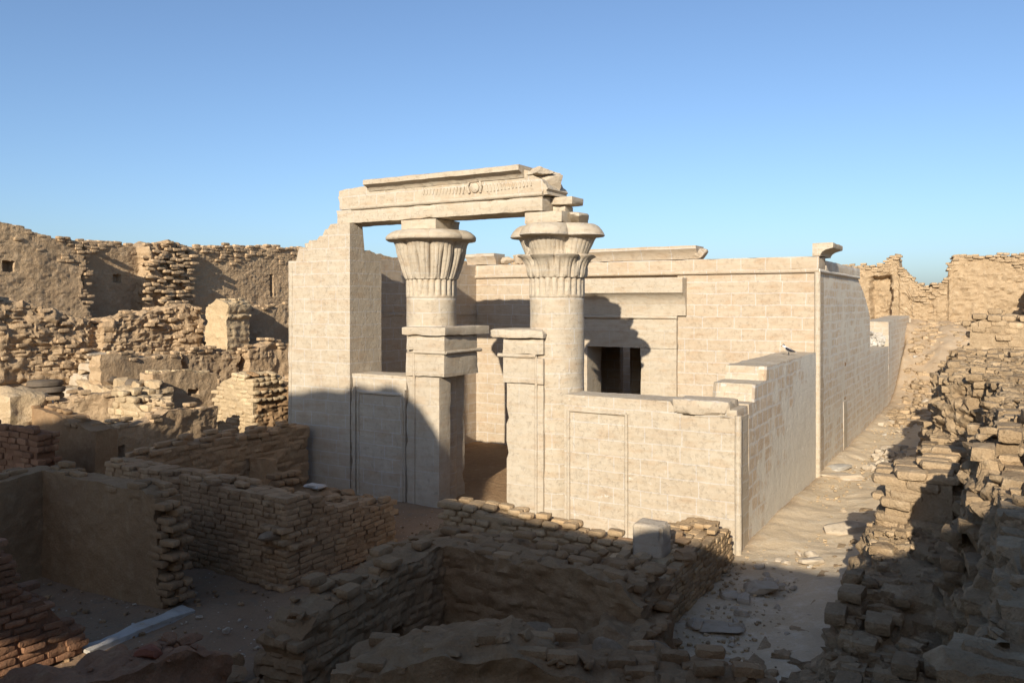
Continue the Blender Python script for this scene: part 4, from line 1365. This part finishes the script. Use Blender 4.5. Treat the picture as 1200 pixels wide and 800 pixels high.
for k, (dx, dz) in enumerate(((0, 0), (.03, .165), (-.02, .32))):
    m = MB()
    lathe(m, -18.0 + dx, -1.55, [(1.72 + dz, .0), (1.725 + dz, .39), (1.75 + dz, .43), (1.84 + dz, .43), (1.875 + dz, .39), (1.878 + dz, .0)], 36, amp=.09, seed=k + 3, cap=False)
    tag(m.build('stone_disc', M_DARKSTONE, (-18.0, -1.55, 1.72 + dz), sharp=50), ('bottom', 'middle', 'top')[k] + ' disc of the dark grey stack of worn stone discs at the left', 'stone disc', 'stack of dark stone discs')
m = MB()
worn(m, -18.7, -17.3, -2.0, -1.1, .4, 1.715, .08, .05, .07, 120)
tag(m.build('stone_block', M_ROCK, (-18, -1.5, .4)), 'pale stone block carrying the dark stack of discs', 'stone block')
m = MB()
rock(m, (-17.3, -2.95, 1.5), (2.3, 1.2, 1.25), 125, 16, .2, 5, .1)
tag(m.build('boulder', M_ROCKY, (-17.4, -3.0, 1.0)), 'big rounded sunlit block at the left edge, dark on its right side', 'boulder')

# ------------------------------------------------------------------ rear enclosure wall, two stretches
YR = 33.0


def rearx(u):
    q = (u - 600) / 953.0
    cxl = -(CT * OX - ST * OY)
    cyl = -(ST * OX + CT * OY)
    dx, dy = CT * q - ST, ST * q + CT
    D = (YR - cyl) / dy
    return cxl + dx * D, D


def rearp(u, v):
    x, D = rearx(u)
    return x, EYE + (353.0 - v) / 953.0 * D


pts = [rearp(*p) for p in ((1000, 299), (1053, 300), (1054.5, 315), (1062, 317), (1070, 331), (1083, 338), (1089, 336.5), (1104, 331), (1111, 326), (1112, 312), (1119, 301), (1160, 301), (1200, 300), (1330, 297))]
B0 = (-5, YR, 3)
m = MB()
X0 = -24.0
HR = prof1([(0, 7.3)] + [(8, 7.3), (11.3, 7.35), (12.3, 6.3), (22.3, 6.1), (23.2, 6.6)] + [(p[0] - X0, p[1]) for p in pts], .12, .4, 19)
X1 = pts[-1][0]
n_x0, n_x1 = rearx(1020)[0], rearx(1046)[0]
nz0, nz1 = rearp(1030, 368)[1], rearp(1030, 322)[1]
XS = n_x0 - 3.0


def pr_rear_at(xstart):
    def pr(u, z):
        x = xstart + u
        w = .14 * n1(z, .4, 7) + .05 * n1(z, .1, 8)
        wx = .16 * n1(x, .5, 8)
        niche = -.55 * S((x - n_x0 + w) / .12) * S((n_x1 - x + w) / .12) * S((nz1 + wx - z) / .15)
        px0, px1 = rearx(1134)[0], rearx(1153)[0]
        pier = .9 * S((x - px0 + w) / .15) * S((px1 - x + w) / .15) * S((rearp(1140, 332)[1] + wx - z) / .2)
        px2 = rearx(1198)[0]
        pier2 = 1.6 * S((x - px2 + w) / .15) * S((rearp(1140, 320)[1] + wx - z) / .2)
        return niche + 0 * pier + 0 * pier2
    return pr


slab(m, (X0, YR), (XS, YR), 1.5, HR, 1.0, res=.25, amp=.08, seed=63, rough=.05)
HR2 = lambda u, v: HR(u + XS - X0, v)
slab(m, (XS - .02, YR), (X1, YR), 1.5, HR2, 1.5, res=.075, amp=.1, seed=64, rough=.07, brick=.05, proud=pr_rear_at(XS), knob=.06, strata=.03)
ew = tag(m.build('enclosure_wall', M_REAR, B0), 'rear mud brick enclosure wall behind the temple with a V-shaped gap', 'enclosure wall', 'enclosure walls')
m = MB()
bricks(m, (X0, YR - .05), (X1, YR - .05), 1.5, lambda u, v: HR(u, v) + .05, z0=2, seed=35, tmpl=3, L=.32, B=.3, HC=.12, core=False, drop=.12, jit=.04, gap=0, round_=.5, wob=.08, keep=lambda u, v, z: (z > HR(u.ravel(), v.ravel()).reshape(u.shape) - .5 * (1 + .8 * np.sin(u * 1.1))))
m.build('bare_brick_crest', M_REAR, B0, ew)


def rough_wall(name, label, p0, p1, thick, pts, z0, seed, mat=M_REAR, HC=.16, L=.36, B=.24, tm=4, cat='ruined wall', keep=None, group='ruined masonry on the right'):
    m = MB()
    Hh = prof1(pts, .1, .5, seed)
    bricks(m, p0, p1, thick, Hh, z0=z0, seed=seed, tmpl=tm, L=L, B=B, HC=HC, jit=.035, gap=-.004, drop=.1, wob=.1, round_=.5, core_in=.03, keep=keep)
    return tag(m.build(name, mat, ((p0[0] + p1[0]) / 2, (p0[1] + p1[1]) / 2, z0)), label, cat, group)


rough_wall('ruined_wall', 'rough sunlit stone wall at the right edge below the rear enclosure', (3.1, 11.4), (7.5, 11.2), 1.2, [(0, 3.75), (.4, 3.95), (1.5, 3.85), (4.4, 3.9)], 2.0, 131)


ruin_back = ((5.05, 5.75, 29.6, 4.95, 'short wall projecting from the rear enclosure wall, its shadow falling left', 141),
             (7.75, 9.6, 30.0, 6.3, 'tall pier projecting from the rear enclosure wall at the right edge', 143))
for (xa, xb, ya, zt, lab, sd) in ruin_back:
    rough_wall('projecting_wall', lab, (xa, ya), (xb, ya), 33.0 - ya, [(0, zt - .25), (.3, zt), (xb - xa, zt - .1)], 2.4, sd, L=.34, B=.3, HC=.14, tm=3)


# the long eroded mass along the path
def Hmass(x, y):
    x = np.asarray(x, float)
    y = np.asarray(y, float)
    pp = np.stack([x.ravel() * 0, y.ravel(), x.ravel() * 0], 1)
    n2 = fbm(pp, 1.6, 3, 95).reshape(x.shape)
    n3 = fbm(pp + 31, .9, 3, 96).reshape(x.shape)
    stp = _hash(np.floor(y.ravel() / .33).astype(np.int64), np.floor(y.ravel() * 0).astype(np.int64), np.zeros(y.size, np.int64), 7).reshape(x.shape)
    x = x + .28 * n2 + .07 * (stp - .5)
    near = 1 - S((y - .8) / .9)
    lowx = 1.80 * near + 2.3 * (1 - near) + .16 * S((-2.6 - y) / 1.2)
    low = 1.25 * S((x - lowx) / (.55 + .15 * n3)) * (1 - .3 * S((-4.0 - y) / 2.0))
    m1 = (.75 + .15 * n3) * S((x - 2.45 - .1 * n3) / .3) * S((y + 1.25) / .4)
    high = (1.75 + .12 * n3) * S((x - 3.3 + .75 * S((y - .8) / 1.2)) / .42)
    tot = low + np.maximum(m1, high) - .15 * np.minimum(m1, high) * 0
    tot = np.minimum(tot, 3.05 + .12 * n2)
    q = tot / .25 + .35 * n3
    tq = (np.floor(q) + S(((q % 1.0) - .5) / .42) - .35 * n3) * .25
    tot = np.where(tot < 2.6, .15 * tot + .85 * tq, tot)
    tot = tot * (1 - .18 * S((-9 - y) / 2))
    return tot


def mass_sheet(m, y0, y1, res):
    ys = np.arange(y0, y1, res)
    xs = np.linspace(1.2, 6.6, 700)
    rows = []
    NP = 190
    for y in ys:
        z = Hmass(xs, np.full_like(xs, y))
        ds = np.hypot(np.diff(xs), np.diff(z))
        s = np.concatenate([[0], np.cumsum(ds)])
        t = np.linspace(0, 1, NP) * s[-1]
        rows.append(np.stack([np.interp(t, s, xs), np.full(NP, y), np.interp(t, s, z)], 1))
    P = np.array(rows)
    tu = np.gradient(P, axis=1)
    tv = np.gradient(P, axis=0)
    Nn = np.cross(tu, tv)
    Nn /= np.linalg.norm(Nn, axis=2)[..., None] + 1e-9
    ny = len(ys)
    p = P.reshape(-1, 3)
    nr = Nn.reshape(-1, 3)
    wl = .10
    pz = p + np.stack([fbm(p, .8, 2, 1), fbm(p, .8, 2, 2), fbm(p, .8, 2, 3)], 1) * wl
    k = np.floor(pz[:, 2] / .125)
    j = np.floor(pz[:, 1] / .36 + .5 * (k % 2))
    i2 = np.floor(pz[:, 0] / .36 + .5 * (k % 2))
    cell = _hash(k.astype(np.int64), j.astype(np.int64), i2.astype(np.int64), 5)
    fz = (pz[:, 2] / .125) % 1
    fy = (pz[:, 1] / .36 + .5 * (k % 2)) % 1
    joint = ((fz < .2) | (fy < .1)).astype(float)
    msk = .3 + .7 * S(.65 + 2.0 * fbm(p, .9, 2, 33))
    d = msk * ((cell - .5) * .17 - joint * .09)
    d = d + .13 * fbm(p * np.array([1, 1, 5.0]), .9, 3, 41) + .08 * fbm(p, .35, 3, 42) + .06 * fbm(p, .13, 3, 43)
    d = d * S((p[:, 0] - 1.45) / .3)
    p = p + nr * d[:, None] * np.array([1.15, 1.15, .7])
    i, jj = np.meshgrid(np.arange(ny - 1), np.arange(NP - 1), indexing='ij')
    i, jj = i.ravel(), jj.ravel()
    m.add(p, np.stack([i * NP + jj, i * NP + jj + 1, (i + 1) * NP + jj + 1, (i + 1) * NP + jj], 1))
    # close the far side and the ends down to the ground
    bx = []
    e = P[:, -1]
    V = np.concatenate([p.reshape(ny, NP, 3)[:, -1], e * np.array([1, 1, 0]) + np.array([.1, 0, -.2])])
    a = np.arange(ny - 1)
    m.add(V, np.stack([a, a + ny, a + ny + 1, a + 1], 1))
    for r_ in (0, ny - 1):
        top = p.reshape(ny, NP, 3)[r_]
        V = np.concatenate([top, top * np.array([1, 1, 0]) + np.array([0, 0, -.2])])
        a = np.arange(NP - 1)
        m.add(V, np.stack([a, a + 1, a + NP + 1, a + NP], 1))


B0 = (4, -2, 0)
m = MB()
mass_sheet(m, -9.5, 10.9, .036)
em = tag(m.build('eroded_wall', M_MASS, B0, sharp=30), 'massive eroded mud brick wall along the right edge, dark beside the sandy path', 'eroded wall')
m = MB()
patch = lambda u, v, z: (fbm(np.stack([u.ravel(), v.ravel(), z.ravel()], 1), 1.1, 2, 55).reshape(u.shape) > -.12 - .6 * S((5.0 - u) / 2))
bricks(m, (6.6, -9.0), (6.6, 10.5), 5.2, lambda u, v: Hmass(6.6 - np.asarray(v), -9.0 + np.asarray(u)) + .03, z0=-.1, seed=41, tmpl=4, L=.34, B=.22, HC=.125, jit=.045, gap=-.005, drop=.3, wob=.10, round_=.3, core=False, hj=.05, keep=patch)
m.build('loose_bricks', M_MASS, B0, em, sharp=38)['kind'] = 'stuff'
m = MB()
rng = np.random.default_rng(77)
g, q = grid_box(2, 2, 2)
t = g / 2 * 2 - 1
t = t / np.linalg.norm(t, axis=1)[:, None] * .6 + t * .45
n = 9000
dx_, dy_ = rng.uniform(1.5, 6.3, n), rng.uniform(-8.5, 10.5, n)
dz_ = Hmass(dx_, dy_)
sl = np.abs(Hmass(dx_ + .06, dy_) - Hmass(dx_ - .06, dy_)) / .12
k = (sl < 2.0) & (rng.random(n) < .35 + .65 * S(.5 + 2 * fbm(np.stack([dx_, dy_, dy_ * 0], 1), .7, 2, 61)))
dx_, dy_, dz_ = dx_[k], dy_[k], dz_[k]
n = len(dx_)
sz = .02 + .17 * rng.random(n) ** 3.5
P = t[None] * (sz[:, None, None] * np.array([1, .8, .6]) * .6) * rng.uniform(.7, 1.3, (n, len(g), 1)) + np.stack([dx_, dy_, dz_ + .03], 1)[:, None]
m.add(P.reshape(-1, 3), (q[None] + (np.arange(n) * len(g))[:, None, None]).reshape(-1, 4), np.repeat(rng.random(n), len(g)))
m.build('crumbled_debris', M_MASS, B0, em, sharp=40)['kind'] = 'stuff'
rough_wall('brick_stack', 'neat stack of long brick courses at the eroded wall, half in the sun', (2.42, -1.9), (3.3, -1.95), 1.2, [(0, 1.9), (.4, 2.1), (.9, 2.2)], .6, 133, HC=.12, L=.4, B=.22, cat='brick stack')

# ------------------------------------------------------------------ unseen wall added behind the camera, its outline shaped to cast the foreground shade
m = MB()
CP = [(-40, 10.7), (-18, 10.8), (-15, 10.6), (-13.4, 11.3), (-12.4, 11.6), (-11.4, 11.5), (-10.6, 11.3), (-10.2, 11.42), (-9.6, 11.2), (-9.2, 11.25), (-8.9, 11.05), (-8.58, 10.8), (-8.2, 10.35), (-7.9, 9.8), (-7.5, 9.2), (-7.2, 8.5), (-6.8, 8.1), (-5.8, 7.9), (-4.3, 7.45), (-3.1, 7.15), (-2.5, 7.22), (-1.5, 7.0), (-.3, 6.75), (.3, 6.62), (1.2, 6.7), (2.2, 7.7), (3.2, 8.5), (5, 9.0), (14, 9.5)]


def to_local(X, Y):
    dx, dy = X - OX, Y - OY
    return (CT * dx - ST * dy, ST * dx + CT * dy)


YC = -3.0
HCs = prof1([(p[0] + 40, p[1]) for p in CP], .1, .5, 23)
SUN_GAP = (-11.4, -9.2, 4.2, 6.0)  # gap added in the shade-casting wall, lets sun onto the lower left ruin


def caster_piece(xa, xb, z0, H):
    slab(m, to_local(xa, YC), to_local(xb, YC), -.9, lambda u, v: H(u + xa + 40, v), z0, res=.2, amp=.04, seed=71, rough=.04)


flat = lambda z: (lambda u, v: z + 0 * np.asarray(u))
caster_piece(-22, SUN_GAP[0], -.3, HCs)
caster_piece(SUN_GAP[1], 8, -.3, HCs)
caster_piece(SUN_GAP[0] - .05, SUN_GAP[1] + .05, SUN_GAP[3], HCs)
caster_piece(SUN_GAP[0] - .05, SUN_GAP[1] + .05, -.3, flat(SUN_GAP[2]))
c = to_local(-10, YC)
tag(m.build('ruined_wall', M_FAR, (c[0], c[1], 0)), 'unseen tall mud brick wall added behind the photographer to cast shade, with a gap for the sun', 'ruined wall')

# ------------------------------------------------------------------ stones on the path and slopes
protos = []
for k in range(10):
    pm = MB()
    rng = np.random.default_rng(k)
    rock(pm, (0, 0, 0), (1, .75 + .2 * rng.random(), .5 + .25 * rng.random()), 700 + k, 6, .2, 9, 0)
    protos.append(pm.mesh('stone_shape', M_WHITE if k in (3,) else M_ROCK, sharp=30))


def scatter(n, xr, yr, sr, label, group, mats=None, zoff=0.0, seed=0, name='stone'):
    r = random.Random(seed)
    for k in range(n):
        x, y = r.uniform(*xr), r.uniform(*yr)
        s = sr[0] + (sr[1] - sr[0]) * r.random() ** 2.5
        o = bpy.data.objects.new(name, protos[r.randrange(10)])
        COL.objects.link(o)
        o.location = W(x, y) + (float(gz(x, y)) + s * .12 + zoff,)
        o.rotation_euler = (r.uniform(-.2, .2), r.uniform(-.2, .2), r.uniform(0, 6.28))
        o.scale = (s, s, s)
        tag(o, label, 'stone', group)


scatter(75, (.25, 1.9), (-4.5, .2), (.05, .30), 'broken stone on the shaded near end of the sandy path', 'stones on the shaded path', seed=1)
scatter(55, (.15, 2.1), (.3, 12), (.05, .24), 'small stone on the sunlit part of the sandy path', 'stones on the sunlit path', seed=2)
scatter(80, (.9, 2.1), (8.6, 12.5), (.14, .42), 'stone in the sunlit rubble heap where the path rises', 'stones in the path rubble heap', seed=3)
scatter(30, (.2, 3.5), (14, 31), (.1, .35), 'stone on the far sandy bank behind the temple', 'stones on the far bank', seed=4)
scatter(40, (-8.0, -3.0), (-9.5, -5.6), (.04, .16), 'small stone on the shaded floor between the left house walls', 'stones between the houses', seed=5)

for k, (x, y, s, rot, mat, lab) in enumerate(((.35, 8.4, (.85, .4, .14), 1.0, M_WHITE, 'white flat slab at the foot of the hall side wall'),
                                              (.55, 7.3, (.95, .55, .16), .6, M_ROCK, 'flat brown slab in front of the white one by the hall corner'),
                                              (1.35, 2.2, (.95, .45, .28), .1, M_ROCK, 'squared broken slab on the sunlit path near the shade edge'),
                                              (.55, -3.3, (.75, .4, .07), .2, M_ROCK, 'thin oval stone on the shaded path beside the brick wall'),
                                              (.75, -1.6, (.5, .35, .22), .2, M_ROCK, 'squared stone on the shaded path beside the brick wall'),
                                              (1.15, .1, (.4, .26, .14), .5, M_ROCK, 'stone lying at the edge of the shade on the path'))):
    m = MB()
    z = float(gz(x, y)) + s[2] * .35
    rock(m, (x, y, z), s, 800 + k, 9, .12, 8, rot)
    tag(m.build('flat_slab', mat, (x, y, z - s[2] * .35), sharp=35), lab, 'stone slab')


def stuff_rubble(name, n, xr, yr, sr, mat, seed, dens=None):
    m = MB()
    rng = np.random.default_rng(seed)
    g, q = grid_box(2, 2, 2)
    t = g / 2 * 2 - 1
    t = t / np.linalg.norm(t, axis=1)[:, None] * .6 + t * .45
    x = rng.uniform(*xr, n)
    y = rng.uniform(*yr, n)
    if dens is not None:
        k = rng.random(n) < dens(x, y)
        x, y = x[k], y[k]
        n = len(x)
    s = sr[0] + (sr[1] - sr[0]) * rng.random(n) ** 4
    a = rng.uniform(0, 6.28, n)
    P = t[None] * (s[:, None, None] * np.array([1, .75, .55]) * .5) * rng.uniform(.75, 1.25, (n, len(g), 1))
    xx = P[..., 0] * np.cos(a)[:, None] - P[..., 1] * np.sin(a)[:, None] + x[:, None]
    yy = P[..., 0] * np.sin(a)[:, None] + P[..., 1] * np.cos(a)[:, None] + y[:, None]
    zz = P[..., 2] + (gz(x, y) + s * .1)[:, None]
    V = np.stack([xx, yy, zz], 2).reshape(-1, 3)
    Q = (q[None] + (np.arange(n) * len(g))[:, None, None]).reshape(-1, 4)
    m.add(V, Q, np.repeat(rng.random(n), len(g)))
    o = m.build(name, mat, (sum(xr) / 2, sum(yr) / 2, 0), sharp=35)
    return tag(o, kind='stuff')


o = stuff_rubble('gravel', 14000, (.0, 2.4), (-9, 18), (.008, .075), M_ROCKY, 3, lambda x, y: .3 + .5 * S((.5 - x) / .4) + .7 * S((x - 1.4) / .4) + .35 * S((.3 - y) / 1.0))
tag(o, 'fine gravel strewn over the sandy path', 'gravel')
o = stuff_rubble('brick_rubble', 9000, (-22, -12), (-4, 14), (.05, .34), M_FAR, 4, lambda x, y: S((-12 - x) / 3) * .9)
tag(o, 'crumbled brick rubble covering the left slope', 'rubble')
o = stuff_rubble('gravel', 2600, (-10, 0), (-10.5, -.1), (.012, .09), M_BRICK, 6)
tag(o, 'small rubble on the floor among the house walls', 'gravel')
o = stuff_rubble('brick_rubble', 6000, (.3, 9), (17, 33), (.03, .4), M_REAR, 8)
tag(o, 'crumbled brick rubble on the bank below the V-shaped gap', 'rubble')

# ------------------------------------------------------------------ the bird on the court wall
bx, by, bz = -.35, 5.55, 3.075
bird = empty('bird', (bx, by, bz), 'small black and white bird perched on the low court wall', 'bird')
mbk = flat_mat('black_feathers', (.025, .025, .03))
mwh = flat_mat('white_feathers', (.65, .63, .6))


def ring_body(m, pts, n=14):
    V = []
    th = np.arange(n) / n * 2 * np.pi
    for (x, z, r, ry) in pts:
        V.append(np.stack([np.full(n, x), ry * np.cos(th), z + r * np.sin(th)], 1))
    V = np.concatenate(V)
    i = np.arange(n)
    j = (i + 1) % n
    F = np.concatenate([np.stack([k * n + i, k * n + j, (k + 1) * n + j, (k + 1) * n + i], 1) for k in range(len(pts) - 1)])
    m.add(V + np.array([bx, by, bz]), [F[:, ::-1], np.arange(n)[None], ((len(pts) - 1) * n + np.arange(n))[::-1][None]])


m = MB()
ring_body(m, [(.17, .055, .006, .015), (.10, .075, .012, .018), (.05, .085, .035, .03), (.0, .105, .052, .048), (-.05, .13, .05, .046), (-.085, .165, .032, .03), (-.105, .19, .038, .036), (-.125, .195, .036, .034), (-.145, .19, .018, .018), (-.15, .19, .004, .004)])
m.build('body', mwh, (bx, by, bz), bird)
for sg in (-1, 1):
    m = MB()
    ring_body(m, [(.16, .065, .004, .006), (.09, .08, .02, .008), (.0, .115, .038, .012), (-.05, .14, .03, .01), (-.07, .15, .008, .005)])
    m.V[-1][:, 1] += sg * .044
    m.build('wing', mbk, (bx, by, bz), bird)
m = MB()
ring_body(m, [(-.09, .215, .01, .02), (-.11, .222, .018, .03), (-.13, .22, .016, .026), (-.147, .208, .006, .01)])
m.build('crown', mbk, (bx, by, bz), bird)
m = MB()
rod(m, (bx - .145, by, bz + .19), (bx - .18, by, bz + .186), .006, 6)
m.build('beak', mbk, (bx, by, bz), bird)
for sg in (-1, 1):
    m = MB()
    rod(m, (bx, by + sg * .02, bz), (bx - .005, by + sg * .02, bz + .065), .005, 6)
    rod(m, (bx - .03, by + sg * .02, bz + .004), (bx + .015, by + sg * .02, bz + .004), .004, 6)
    m.build('leg', mbk, (bx, by, bz), bird)
